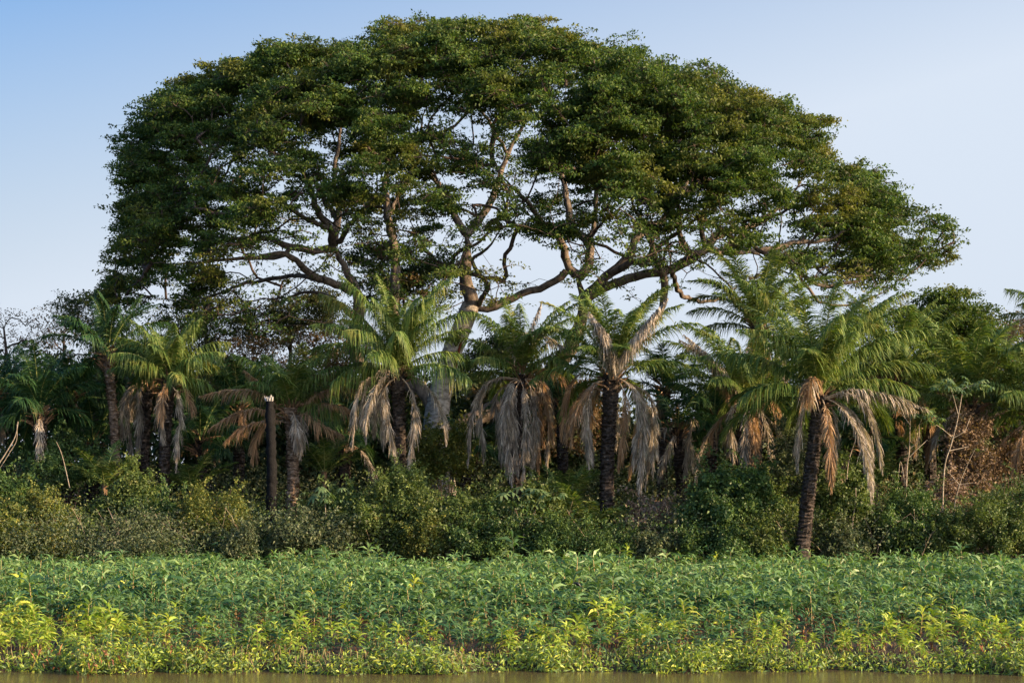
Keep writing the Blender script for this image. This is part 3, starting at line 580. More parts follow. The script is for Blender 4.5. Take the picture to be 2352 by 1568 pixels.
palm('central palm with two dead fronds standing up like pale spikes and a thick scaly trunk', (1395, 1215), (1405, 862), 81, 24, 4.0, 9, hang=2, tr=0.30, droop=0.45, leaf_len=.72, low=0.1,
     dead=[[(1400, 870, -.6), (1398, 820, -1.6), (1380, 765, -2.1), (1352, 716, -2.3)], [(1402, 870, -.6), (1404, 815, -1.5), (1386, 762, -2.0), (1358, 722, -2.2)], [(1412, 870, -.6), (1432, 818, -1.6), (1478, 752, -2.2), (1534, 684, -2.5)], [(1398, 860, -.6), (1388, 800, -1.6), (1368, 750, -2.1), (1350, 722, -2.3)],
           [(1415, 868, -.6), (1440, 808, -1.6), (1487, 742, -2.2), (1530, 694, -2.4)], [(1414, 868, -.6), (1446, 812, -1.7), (1490, 750, -2.3), (1532, 690, -2.5)], [(1418, 868, -.5), (1450, 890, -.8), (1468, 960, -1), (1455, 1080, -1)], [(1390, 872, 0), (1362, 900, .4), (1352, 980, .4), (1362, 1070, .4)], [(1425, 870, 0), (1470, 905, .5), (1480, 1000, .5), (1470, 1140, .5)], [(1425, 870, 0), (1485, 930, 1), (1498, 1000, 1), (1482, 1120, 1)], [(1425, 872, -.3), (1460, 900, -.9), (1476, 990, -1.1), (1468, 1150, -1.1)], [(1392, 872, -.2), (1358, 890, -.5), (1346, 970, -.6), (1352, 1085, -.6)], [(1425, 872, .2), (1490, 910, .4), (1502, 1010, .4), (1500, 1100, .4)]],
     brown_paths=[[(1420, 875, -.5), (1436, 910, -.7), (1432, 1000, -.8), (1420, 1080, -.8)], [(1425, 870, -.2), (1460, 900, -.4), (1465, 1000, -.4), (1445, 1100, -.4)], [(1385, 872, 0), (1330, 860, .6), (1300, 930, .7), (1290, 1010, .7)]])
palm('short burnt-trunk palm in front of the tallest palm, ragged brown skirt at its neck', (1712, 1200), (1712, 930), 84, 20, 4.3, 10, hang=3, tr=0.36, droop=0.5, leaf_len=.75, low=0.35,
     dead=[[(1705, 940, -.3), (1685, 930, -.6), (1680, 980, -.7), (1684, 1060, -.7)], [(1720, 940, -.3), (1745, 940, -.6), (1760, 990, -.7), (1775, 1060, -.7)], [(1705, 935, -.3), (1680, 880, -.8), (1630, 820, -1), (1570, 768, -1.1)], [(1700, 935, -.2), (1660, 870, -.5), (1610, 810, -.7), (1560, 780, -.7)]],
     brown_paths=[[(1700, 940, -.2), (1670, 900, -.5), (1640, 860, -.5)], [(1725, 940, -.2), (1760, 915, -.5), (1790, 950, -.6)], [(1720, 945, -.4), (1735, 960, -.7), (1740, 1010, -.7)]])
palm('tallest palm, its crown highest of all palms against the big tree limbs', (1735, 1200), (1742, 748), 88, 22, 4.0, 11, hang=1, tr=0.25, droop=0.45, leaf_len=.72, low=0.2)
palm('large palm with leaning black trunk and the widest bright green crown', (1835, 1250), (1885, 905), 77.0, 30, 4.9, 12, hang=2, tr=0.29, droop=0.6, leaf_len=.82, low=0.0,
     dead=[[(1890, 915, -.3), (1960, 895, -.6), (2050, 910, -.8), (2130, 940, -.9)], [(1890, 915, -.3), (1955, 905, -.2), (2040, 915, -.1), (2110, 945, 0)], [(1890, 918, -.3), (1960, 905, -.8), (2005, 975, -1), (2026, 1085, -1)], [(1880, 912, -.5), (1862, 870, -.8), (1860, 900, -1), (1864, 930, -1)], [(1895, 920, 0), (1915, 950, .2), (1918, 1030, .2), (1915, 1110, .2)],
           [(1880, 912, -.3), (1850, 930, -.2), (1838, 1000, 0), (1832, 1080, .1)]],
     brown_paths=[[(1880, 912, -.4), (1868, 866, -.9), (1858, 885, -1.1), (1852, 925, -1.1)]])
palm('dark palm filling the space behind the widest crown on the right', (2060, 1200), (2055, 870), 89, 20, 4.1, 13, dark=False, hang=2, tr=0.25, low=0.1,
     brown_paths=[[(2050, 880, -.2), (2010, 860, -.5), (1970, 890, -.6)], [(2060, 885, -.2), (2060, 930, -.6), (2070, 1000, -.7)], [(2065, 880, -.2), (2110, 900, -.5), (2125, 980, -.6)]])
palm('broad palm at the right side with stiff upright green fronds and vine-covered trunk', (2215, 1230), (2232, 930), 84, 22, 4.3, 14, hang=0, tr=0.3, droop=0.35, leaf_len=.85, low=0.0)
palm('palm cut by the right edge of the picture, long fronds reaching inward', (2385, 1200), (2385, 960), 83, 20, 4.2, 15, hang=2, tr=0.28, droop=0.5, leaf_len=.8, low=-0.1)
palm('high palm peeking in at the upper right edge, dry brown lower fronds', (2450, 1200), (2440, 765), 92, 16, 3.0, 16, hang=4, tr=0.22, droop=0.6, low=-0.3, brown_paths=[[(2380, 740, 0), (2345, 735, -.3), (2320, 770, -.3), (2312, 800, -.3)]])
# second row
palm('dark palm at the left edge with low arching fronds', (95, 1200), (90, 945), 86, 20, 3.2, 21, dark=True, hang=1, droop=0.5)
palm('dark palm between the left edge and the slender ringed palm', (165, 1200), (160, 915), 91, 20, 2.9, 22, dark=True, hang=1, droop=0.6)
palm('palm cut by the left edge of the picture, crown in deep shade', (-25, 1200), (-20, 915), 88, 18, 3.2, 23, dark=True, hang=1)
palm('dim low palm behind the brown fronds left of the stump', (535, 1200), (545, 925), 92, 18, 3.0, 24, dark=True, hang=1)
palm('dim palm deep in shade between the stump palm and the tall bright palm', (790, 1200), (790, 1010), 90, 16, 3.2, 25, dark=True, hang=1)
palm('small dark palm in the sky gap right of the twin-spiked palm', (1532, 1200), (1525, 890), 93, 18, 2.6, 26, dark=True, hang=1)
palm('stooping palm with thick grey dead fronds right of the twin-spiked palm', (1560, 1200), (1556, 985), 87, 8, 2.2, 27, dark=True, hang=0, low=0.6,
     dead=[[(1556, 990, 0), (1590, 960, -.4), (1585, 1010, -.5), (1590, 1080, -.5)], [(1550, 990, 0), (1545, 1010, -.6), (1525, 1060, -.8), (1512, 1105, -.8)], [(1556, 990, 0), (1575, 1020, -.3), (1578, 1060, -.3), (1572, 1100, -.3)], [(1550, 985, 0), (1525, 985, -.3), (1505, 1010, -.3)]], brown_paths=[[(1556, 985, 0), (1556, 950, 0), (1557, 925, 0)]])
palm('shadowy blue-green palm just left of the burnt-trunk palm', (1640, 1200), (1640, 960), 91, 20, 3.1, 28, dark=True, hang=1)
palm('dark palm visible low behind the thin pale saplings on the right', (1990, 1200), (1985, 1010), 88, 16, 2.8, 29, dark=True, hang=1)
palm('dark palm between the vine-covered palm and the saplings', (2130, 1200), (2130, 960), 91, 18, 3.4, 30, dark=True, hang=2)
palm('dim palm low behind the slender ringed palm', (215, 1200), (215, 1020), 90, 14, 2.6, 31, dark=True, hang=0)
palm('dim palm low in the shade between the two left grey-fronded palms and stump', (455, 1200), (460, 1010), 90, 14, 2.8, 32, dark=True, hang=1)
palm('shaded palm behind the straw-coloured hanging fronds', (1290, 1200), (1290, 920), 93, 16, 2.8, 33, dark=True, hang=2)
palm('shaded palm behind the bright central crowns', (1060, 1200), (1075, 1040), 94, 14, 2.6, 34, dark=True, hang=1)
# juvenile trunkless palms in front
def young(label, bx, by, Y, n, L, seed, ths=(0.7, 1.45)):
    rg = np.random.default_rng(seed); b = P(bx, by, Y); b[2] = gz(Y)
    st = P(bx, by, Y); t = thing('young_palm', b, label, 'palm tree', 'young palms in the undergrowth')
    mb = MB(); tube(mb, smooth_path([b-[0, 0, .2], (b+st)/2, st+[0, 0, .15]], n=8), 0.12, 8); link('trunk', mb.mesh('trunk', M['boots'], origin=b), t)
    for i in range(n):
        az = i*2.4+rg.normal()*.2; th = rg.uniform(*ths); p = arc(az, th, 0.7, L*rg.uniform(.7, 1.1), 12, 1.3, start=st)
        link('frond', frond_mesh(p, 0.62, 0.3, 0.9, 0.045, 28, seed*31+i).mesh('frond', [M['palmleaf'], M['rachis']], False, origin=b), t)
young('young palm with one tall upright frond left of the central scaly trunk', 1300, 1190, 81.5, 11, 3.0, 41, (1.0, 1.5))
young('young palm spreading sunlit fronds across the foot of the central scaly trunk', 1345, 1210, 79.5, 9, 2.6, 42, (0.3, 1.1))
young('young palm in the undergrowth between slender ringed trunk and black stump', 240, 1120, 84, 11, 2.2, 43)
young('young palm low behind the olive scrub, left of the stump', 440, 1130, 86, 10, 2.2, 44)
young('young palm at the feet of the tall saplings on the right', 2010, 1120, 85, 10, 2.2, 45)
young('young palm in shade right of the black stump', 745, 1090, 86, 10, 2.2, 46)

# ------------------------------------------------------------------ black stump
def stump():
    Y = 80.5; b = P(618, 1200, Y); b[2] = gz(Y)-0.05; tp = P(619, 918, Y)
    t = thing('charred_stump', b, 'tall burnt black palm stump with an ash-white broken top', 'stump')
    sp = smooth_path([b-[0, 0, .2], (b+tp)/2+[.10, 0, 0], tp], n=60); n = len(sp)
    ring = 1+0.12*R.normal(size=(n, 10)); mb = MB(); tube(mb, sp, np.interp(np.linspace(0, 1, n), [0, .1, .9, 1], [.27, .23, .19, .16]), 10, ring=ring)
    link('trunk', mb.mesh('trunk', M['char'], origin=b), t)
    mb = MB()
    for i in range(9):
        a = i*0.7; st = tp+np.array([math.cos(a)*.13, math.sin(a)*.13, -.05]); tube(mb, [st, st+[R.normal()*.02, 0, .09], st+[R.normal()*.05, 0, R.uniform(.12, .26)]], [.05, .04, .012], 5)
    link('broken_top', mb.mesh('broken_top', M['ash'], origin=b), t)
stump()

# ------------------------------------------------------------------ shrubs
def shrub(label, cx, cy, rx, ry, Y, mt, n=6500, ls=0.11, name='shrub', cat='shrub', lobes=26, group=None, stems=10, ragged=0.25, seed=None):
    """cx,cy,rx,ry: layout-grid ellipse of the bush; its foot is on the ground"""
    c = P(cx, cy, Y); b = P(cx, cy, Y); b[2] = gz(Y)
    t = thing(name, b, label, cat, group)
    ax = rx/F*Y*1.08; lo_ = 0.0 if ry > 90 else R.uniform(.1, .45); az = ry/F*Y*(0.95-lo_*.45); c = P(cx, cy+ry*lo_, Y); ay = max(0.5, min(ax, 1.6)*0.8)
    th = R.uniform(0, 2*np.pi, lobes); ph = np.arcsin(R.uniform(-0.75, 1, lobes)); k = R.uniform(0.5, 1.12, lobes)
    lc = c+np.stack([np.cos(ph)*np.cos(th)*ax*k, np.cos(ph)*np.sin(th)*ay*k, np.sin(ph)*az*k], 1)
    lr = R.uniform(0.14, 0.42, lobes)*min(1.2, (ax+az)/2)+0.1
    mb = MB(); per = n//lobes
    for q in range(lobes):
        v = nrm(R.normal(size=(per, 3))); r = lr[q]*R.uniform(0.45, 1.05, per)**0.6*(1+ragged*R.normal(size=per)*0.5)
        p = lc[q]+v*r[:, None]*np.array([1, 1, .85])
        leafquads(mb, p, ls, 0.55, up=0.35, outw=v*0.7)
    for q in range(lobes+6):
        g = R.integers(0, lobes); s0 = lc[g]+np.array([0, 0, lr[g]*.6]); az_ = R.uniform(0, 6.28); p = arc(az_, R.uniform(.7, 1.5), R.uniform(.4, 1.3), R.uniform(.35, 1.5), 22, 1.2, start=s0)
        p = np.repeat(p, 3, 0)+R.normal(size=(66, 3))*.045; leafquads(mb, p, ls*1.05, 0.5, up=0.4)
    k2 = n//10; p = lc[R.integers(0, lobes, k2)]+R.normal(size=(k2, 3))*lr.mean()*0.9
    leafquads(mb, p, ls, 0.5, up=0.2)
    link('foliage', mb.mesh('foliage', mt, False, origin=b), t)
    mb = MB()
    for q in range(min(stems, lobes)):
        s0 = b+np.array([R.normal()*ax*.2, R.normal()*ay*.2, -.1]); m_ = s0*.5+lc[q]*.5+R.normal(size=3)*.1
        tube(mb, smooth_path([s0, m_, lc[q]+[0, 0, lr[q]]], n=8), np.linspace(.03, .008, 9)[:len(smooth_path([s0, m_, lc[q]], n=8))], 4)
    link('stem', mb.mesh('stem', M['twig'], origin=b), t)

SHR = [
 ('bright yellow-green bush near the left edge, above the marsh plants', 85, 1165, 75, 75, 79, 'yellow', 8000),
 ('dark green bush at the very left edge beside the yellow-green one', -5, 1150, 55, 75, 80, 'green', 6000),
 ('rusty yellow low scrub at the left edge just behind the marsh plants', 60, 1245, 110, 35, 77, 'yellow', 6000),
 ('light green bush climbing around the foot of the slender ringed palm', 285, 1140, 65, 75, 81, 'olive', 7000),
 ('low olive scrub left of the lone yellow-flecked bush', 330, 1215, 90, 50, 78.5, 'grey', 7500),
 ('rounded bush flecked with yellow leaves left of the black stump', 485, 1180, 75, 75, 79, 'yellow', 7500),
 ('dark low bush at the foot of the palm with yellow-green drooping crown', 395, 1175, 55, 45, 80, 'green', 5000),
 ('low dark green scrub in front of the black stump', 590, 1235, 95, 42, 77.5, 'grey', 8000),
 ('brownish dull scrub right of the black stump foot', 720, 1235, 85, 45, 78, 'grey', 7500),
 ('small leafy bush with yellow tips right of the umbrella-leaved sapling', 790, 1170, 50, 60, 80, 'olive', 5000),
 ('broad olive bush in front of the tall bright palm trunk', 880, 1165, 95, 75, 79, 'olive', 9500),
 ('tall light green bush mound centred under the bright palm', 930, 1130, 45, 45, 79.5, 'olive', 4500),
 ('tangled olive bush hung with pale yellow creeper, left of picture centre', 1000, 1185, 85, 90, 78.5, 'olive', 9500),
 ('yellow-draped creeper column on the bushes left of the white dead twig', 975, 1225, 40, 60, 77.6, 'yellow', 4500),
 ('rounded olive bush right behind the white dead twig', 1120, 1165, 85, 80, 79, 'olive', 9000),
 ('dark hollow-sided bush right of the yellow-draped creeper', 1105, 1240, 70, 42, 77.5, 'green', 6500),
 ('glossy dark green bush below the umbrella-leaved central sapling', 1230, 1235, 75, 45, 77.5, 'green', 7000),
 ('yellowish creeper bush climbing the straw-fronded palm foot', 1265, 1180, 60, 70, 79.2, 'olive', 6500),
 ('low green scrub in front of the central scaly palm trunk', 1370, 1245, 85, 35, 77.5, 'green', 7000),
 ('withered pinkish-brown bush between the central and burnt-trunk palms', 1500, 1185, 48, 55, 79.5, 'brown', 5500),
 ('low dull brown-green scrub below the withered bush', 1490, 1250, 80, 32, 77.8, 'grey', 6500),
 ('big round dark green bush right of the withered brown one', 1685, 1165, 105, 95, 78.5, 'green', 13000),
 ('yellow-tinged shoulder bush on the right side of the big round bush', 1760, 1150, 50, 75, 79, 'olive', 6000),
 ('low dark scrub beneath the big round bush', 1640, 1250, 95, 36, 77.4, 'green', 7500),
 ('small bright green bush at the foot of the leaning black trunk', 1745, 1245, 60, 40, 77.3, 'olive', 5500),
 ('grey vine curtain hanging left of the leaning black trunk', 1818, 1085, 30, 110, 80.6, 'grey', 5000),
 ('tall yellow-green thicket right of the leaning black trunk', 1925, 1160, 65, 95, 79.5, 'olive', 9000),
 ('dull brown vine-hung scrub below the tall thicket', 1930, 1240, 60, 45, 78, 'grey', 6000),
 ('blue-green leafy bush between the tall thicket and the vine-covered palm', 2060, 1175, 80, 55, 79.5, 'green', 8000),
 ('dark bush hiding a small cave of shadow below the blue-green one', 2090, 1245, 60, 35, 78.5, 'green', 5000),
 ('low light green bush left of the lower right thicket', 2185, 1230, 55, 50, 77.8, 'olive', 6000),
 ('dense green thicket filling the lower right corner above the marsh', 2290, 1200, 90, 75, 78, 'olive', 10500),
 ('dark green bush cut by the right edge', 2385, 1170, 60, 90, 79, 'green', 7500),
 ('yellow-flecked vine bush climbing left of the pale forked trunk', 1020, 1040, 60, 90, 86, 'yellow', 6500),
 ('shadowed bush behind the left palms', 130, 1060, 90, 80, 86, 'green', 6500),
]
for (lb, cx, cy, rx, ry, Y, mt, n) in SHR:
    shrub(lb, cx, cy, rx, ry, Y, SH[mt], int(n*1.25), float(R.uniform(0.09, 0.145)), group='bushes along the foot of the palms')
# brown vines over the right palm
shrub('rusty brown dry vine smothering the trunk of the broad right palm', 2225, 1060, 42, 110, 82.5, SH['rust'], 9500, 0.12, 'dry_vine', 'vine', 30)
shrub('pinkish brown vine cone spreading left at the foot of the vine-covered trunk', 2180, 1130, 40, 70, 82, SH['brown'], 5500, 0.11, 'dry_vine', 'vine', 22)
shrub('thin brown vine curtain at the right edge beyond the vine-covered palm', 2320, 1040, 50, 60, 84.5, SH['rust'], 3800, 0.12, 'dry_vine', 'vine', 18)

# ------------------------------------------------------------------ dark wood and undergrowth masses
def mass(name, zones, mt, n, ls, label=None):
    mb = MB()
    for (x0, x1, ytop, ybot, Y0, Y1, wgt) in zones:
        k = int(n*wgt); c = k//90+1
        x = R.uniform(x0, x1, c); Y = R.uniform(Y0, Y1, c); f = R.uniform(0, 1, c)**0.8
        top = ytop+18*np.sin(x*0.031)+14*np.sin(x*0.083+1)
        y = ybot+(top-ybot)*f
        cc = np.stack([P(a, b_, d) for a, b_, d in zip(x, y, Y)])
        lp = np.repeat(cc, 90, 0); lp = lp+R.normal(size=lp.shape)*np.array([.55, .55, .38])
        lp[:, 2] = np.maximum(lp[:, 2], gz(lp[:, 1])+0.02)
        leafquads(mb, lp, ls, 0.5, up=0.4)
    o = link(name, mb.mesh(name, mt, False)); tag(o, label, name.replace('_', ' '), kind='stuff'); return o
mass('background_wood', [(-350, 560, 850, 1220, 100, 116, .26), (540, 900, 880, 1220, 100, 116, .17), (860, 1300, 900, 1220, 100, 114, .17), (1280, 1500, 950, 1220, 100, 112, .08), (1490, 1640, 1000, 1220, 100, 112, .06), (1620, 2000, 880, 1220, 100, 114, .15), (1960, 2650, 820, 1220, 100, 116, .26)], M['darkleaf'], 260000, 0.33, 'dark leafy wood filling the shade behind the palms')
def brush():
    mb = MB(); rg = np.random.default_rng(55)
    for i in range(520):
        x = rg.uniform(-250, 2600); Y = rg.uniform(77.5, 84); b = P(x, 1240, Y); b[2] = gz(Y); L = rg.uniform(.8, 3.0); a = rg.uniform(0, 6.28)
        p = arc(a, rg.uniform(1.0, 1.57), rg.uniform(.1, .9), L, 7, 1.3, start=b)+np.cumsum(rg.normal(size=(7, 3))*.04, 0); tube(mb, p, np.linspace(.016, .006, 7), 4, 0, cap=False)
        for q in range(3):
            k_ = rg.integers(2, 6); pp = arc(rg.uniform(0, 6.28), rg.uniform(.3, 1.3), .4, rg.uniform(.3, .8), 4, 1, start=p[k_]); tube(mb, pp, [.008, .006, .005, .003], 3, 0, cap=False)
    o = link('dry_brushwood', mb.mesh('dry_brushwood', M['deadrachis'], False)); tag(o, 'thin dry twigs and stalks poking up through the whole belt of bushes', 'brushwood', kind='stuff')
brush()
mass('creeper_tangle', [(-350, 2650, 1215, 1262, 77.8, 81, .65), (-350, 2650, 1170, 1225, 81, 86, .35)], SH['olive'], 80000, 0.13, 'olive green creepers tying the bushes together along the forest foot')
mass('undergrowth', [(-350, 2650, 1120, 1260, 84, 96, .45), (-350, 2650, 1190, 1275, 77.5, 82, .42), (-350, 420, 1225, 1275, 74.5, 78, .08), (-350, 2650, 1050, 1200, 90, 100, .2)], SH['grey'], 150000, 0.12, 'low tangled scrub and creepers between the bushes and palm trunks')

# ------------------------------------------------------------------ pale saplings with umbrella leaves, lianas
def umbrella_leaf(mb, c, r, rg, droop=0.5):
    k = 8; a0 = rg.uniform(0, 6.28); tilt = rg.normal(size=2)*0.3
    for i in range(k):
        a = a0+i*2*math.pi/k*0.92; o = np.array([math.cos(a), math.sin(a), 0]); tg = np.array([-math.sin(a), math.cos(a), 0])
        z = lambda p, h: p+np.array([0, 0, h+(p-c)[0]*tilt[0]+(p-c)[1]*tilt[1]])
        p1 = z(c+o*r*.5+tg*r*.16, -.03*r); p2 = z(c+o*r*.5-tg*r*.16, -.03*r); p3 = z(c+o*r*.9+tg*r*.1, -droop*r*.7); p4 = z(c+o*r*.9-tg*r*.1, -droop*r*.7); p5 = z(c+o*r*1.02, -droop*r)
        mb.add([c, p1, p2, p3, p4, p5], [[0, 1, 2], [3, 5, 4]]); mb.add([p1, p3, p4, p2], [[0, 1, 2, 3]])
def sapling(label, Y, stems, heads, r=0.02, leafr=0.30, mt=None, per=9):
    x0, y0 = stems[0][0]; b = P(x0, y0, Y); b[2] = gz(Y)-.05
    t = thing('umbrella_sapling', b, label, 'sapling', 'pale-stemmed saplings in the undergrowth'); rg = np.random.default_rng(int(x0))
    mb = MB()
    for i, s in enumerate(stems):
        pts = [P(x, y, Y+0.25*math.sin(i*2+j)) if (i or j) else b for j, (x, y) in enumerate(s)]
        sp = smooth_path(pts, step=0.2); w0 = r*(1.6 if i == 0 else 0.85); tube(mb, sp, np.linspace(w0, w0*.45, len(sp)), 6)
    link('stem', mb.mesh('stem', M['palestem'], origin=b), t)
    mb = MB()
    for hx, hy, sx, sy in heads:
        for q in range(per):
            c = P(hx+rg.normal()*sx, hy+rg.normal()*sy, Y+rg.normal()*.35); umbrella_leaf(mb, c, leafr*rg.uniform(.7, 1.2), rg)
    link('crown', mb.mesh('crown', mt or SH['umbrella'], False, origin=b), t)
sapling('tall pale-stemmed sapling with flat umbrella leaves in front of the rusty vines', 79.2, [[(2163, 1150), (2168, 1090), (2185, 1020), (2200, 960), (2212, 890)], [(2188, 1005), (2165, 985), (2150, 975)], [(2190, 1005), (2215, 990), (2228, 960)], [(2180, 1035), (2225, 1025)], [(2212, 892), (2250, 880), (2270, 878)], [(2200, 950), (2188, 905), (2180, 890)]],
        [(2185, 880, 18, 10), (2220, 888, 20, 8), (2262, 888, 18, 8), (2145, 965, 16, 9), (2125, 955, 10, 6)], 0.024, 0.24)
sapling('forked pale sapling with open hand-shaped branches left of the rusty vines', 79.6, [[(2076, 1190), (2083, 1080), (2088, 1040), (2090, 980), (2092, 905)], [(2089, 1030), (2110, 1010), (2112, 975), (2125, 945)], [(2088, 1050), (2108, 1030), (2130, 1010)], [(2090, 975), (2070, 950), (2045, 930)], [(2078, 1110), (2068, 1060), (2060, 1140)]],
        [(2125, 940, 12, 6), (2040, 925, 18, 8), (2095, 900, 10, 6)], 0.024, 0.17, SH['olive'], 6)
sapling('small low sapling crossing the front of the rusty vines with bare forks', 78.8, [[(2185, 1260), (2190, 1180), (2205, 1110), (2225, 1060), (2240, 1030)], [(2203, 1112), (2180, 1085), (2170, 1065)], [(2203, 1112), (2240, 1108)]], [(2240, 1028, 8, 5)], 0.018, 0.12, SH['olive'], 4)
sapling('umbrella-leaved sapling with drooping blue-green leaves right of the stump palm', 78.6, [[(745, 1240), (748, 1190), (745, 1140)]], [(745, 1138, 24, 12)], 0.022, 0.32, None, 14)
sapling('umbrella-leaved sapling at picture centre in front of the straw-fronded palm', 78.0, [[(1215, 1260), (1212, 1210), (1210, 1160)], [(1212, 1200), (1235, 1160), (1245, 1125)]], [(1208, 1155, 24, 12), (1245, 1122, 20, 8)], 0.022, 0.32, None, 12)
def liana(label, Y, pts, r=0.022):
    q = [P(x, y, Y) for x, y in pts]; b = q[0].copy(); sp = smooth_path(q, step=0.15); sp[:, 1] += 0.1*np.sin(np.arange(len(sp))*.3)
    mb = MB(); tube(mb, sp, np.linspace(r, r*.6, len(sp)), 6)
    o = link('liana', mb.mesh('liana', M['palestem'], origin=b), None, b); tag(o, label, 'stem', 'bare pale stems among the bushes')
liana('bare pale stem curving left to right beside the dangling dead frond', 79.3, [(2000, 1180), (2008, 1120), (2000, 1060), (1975, 1000), (1950, 965)])
liana('thin bare stem standing right under the tip of the dangling dead frond', 79.1, [(2010, 1230), (2008, 1160), (1998, 1100), (2006, 1040), (2003, 1000)])
liana('short stout bare stem low in the tall thicket', 78.4, [(1957, 1230), (1960, 1190), (1966, 1150), (1965, 1120)], .03)
liana('leaning bare stem beside the leaning black trunk', 79.4, [(1945, 1100), (1950, 1060), (1962, 1020), (1972, 985)], .022)
liana('slim bare stem arching from the leaning palm neck', 79.4, [(1925, 1090), (1920, 1020), (1900, 960), (1895, 945)], .018)
liana('slanting pale dead branch at the left edge', 80, [(-10, 1075), (15, 1035), (35, 1000), (42, 968)], .03)
liana('second slanting dead branch at the left edge, thinner', 80.2, [(-10, 1090), (20, 1040), (38, 1010), (40, 975)], .018)
liana('bare crooked twig left of the slender ringed palm foot', 81, [(160, 1120), (150, 1080), (140, 1040), (130, 1015)], .022)
liana('white dead twig sticking out of a dark hollow in the bushes', 77.0, [(1192, 1262), (1196, 1252), (1202, 1240), (1203, 1225)], .03)

# ------------------------------------------------------------------ marsh plants
def plant_arrays(seed, h=0.75, nl=17, seg=3, yellow=False, pale=False):
    """template: list of (V, F, mat) for one leafy marsh plant standing at the origin"""
    rg = np.random.default_rng(seed); mb = MB(); lm = 1 if yellow else (4 if pale else 0)
    lean = rg.normal(size=2)*0.06
    st = np.array([[0, 0, -.05], [lean[0]*.3, lean[1]*.3, h*.5], [lean[0], lean[1], h]])
    tube(mb, st, [.012, .010, .006], 3, 2, cap=False)
    n = nl; s = np.linspace(0.45, 1.0, n); az = np.arange(n)*2.4+rg.normal(size=n)*.3
    el = np.interp(s, [.4, .7, .9, 1], [0.05, 0.4, 0.85, 1.3])+rg.normal(size=n)*.09
    L = np.interp(s, [.4, .7, .9, 1], [0.28, 0.36, 0.34, 0.2])*rg.uniform(.85, 1.15, n); W = L*0.205
    c0 = np.stack([np.interp(s, [0, .5, 1], st[:, k]) for k in range(3)], 1)
    roll = rg.normal(size=(n, 1))*0.55
    ts = np.linspace(0, 1, seg+1); ws = {3: [.35, 1, .8, .04], 2: [.4, 1, .04]}[seg]
    dh = np.stack([np.cos(az), np.sin(az), az*0], 1); sd = np.stack([-np.sin(az), np.cos(az), az*0], 1)
    pts = []
    for t, w in zip(ts, ws):
        e = (el[:, None]+0.25-1.7*t*0.5); r = L[:, None]*t
        c = c0+dh*np.cos(e)*r+np.array([0, 0, 1.])*np.sin(e)*r
        nv_ = -dh*np.sin(e)+np.array([0, 0, 1.])*np.cos(e); wv = sd*np.cos(roll)+nv_*np.sin(roll)
        pts += [c-wv*W[:, None]*w*.5, c+wv*W[:, None]*w*.5]
    V = np.stack(pts, 1).reshape(-1, 3); b = np.arange(n)[:, None]*len(pts)
    fr = [b+np.array([[0, 1, 3, 2]])+2*k for k in range(seg)]; c_ = int(n*0.62)
    mb.add(V, np.concatenate([f[:c_] for f in fr]), lm); mb.V.append(np.zeros((0, 3)))
    mb.n -= len(V); mb.V.pop(-2) if False else None
    mb.Q.append((np.concatenate([f[c_:] for f in fr])+mb.n, 1 if yellow else 5)); mb.n += len(V)
    # withered lower leaves
    m = 5; s = rg.uniform(.12, .42, m); az = rg.uniform(0, 6.28, m); L = rg.uniform(.12, .2, m)[:, None]
    c0 = np.stack([s*0, s*0, s*h], 1); dh = np.stack([np.cos(az), np.sin(az), az*0], 1); sd = np.stack([-np.sin(az), np.cos(az), az*0], 1)
    V = np.stack([c0, c0+dh*L*.4-sd*.018-[0, 0, .03], c0+dh*L*.5-np.array([0, 0, 1.])*L*.8, c0+dh*L*.45+sd*.018-[0, 0, .03]], 1).reshape(-1, 3)
    mb.add(V, np.arange(4*m).reshape(m, 4), 3)
    return mb

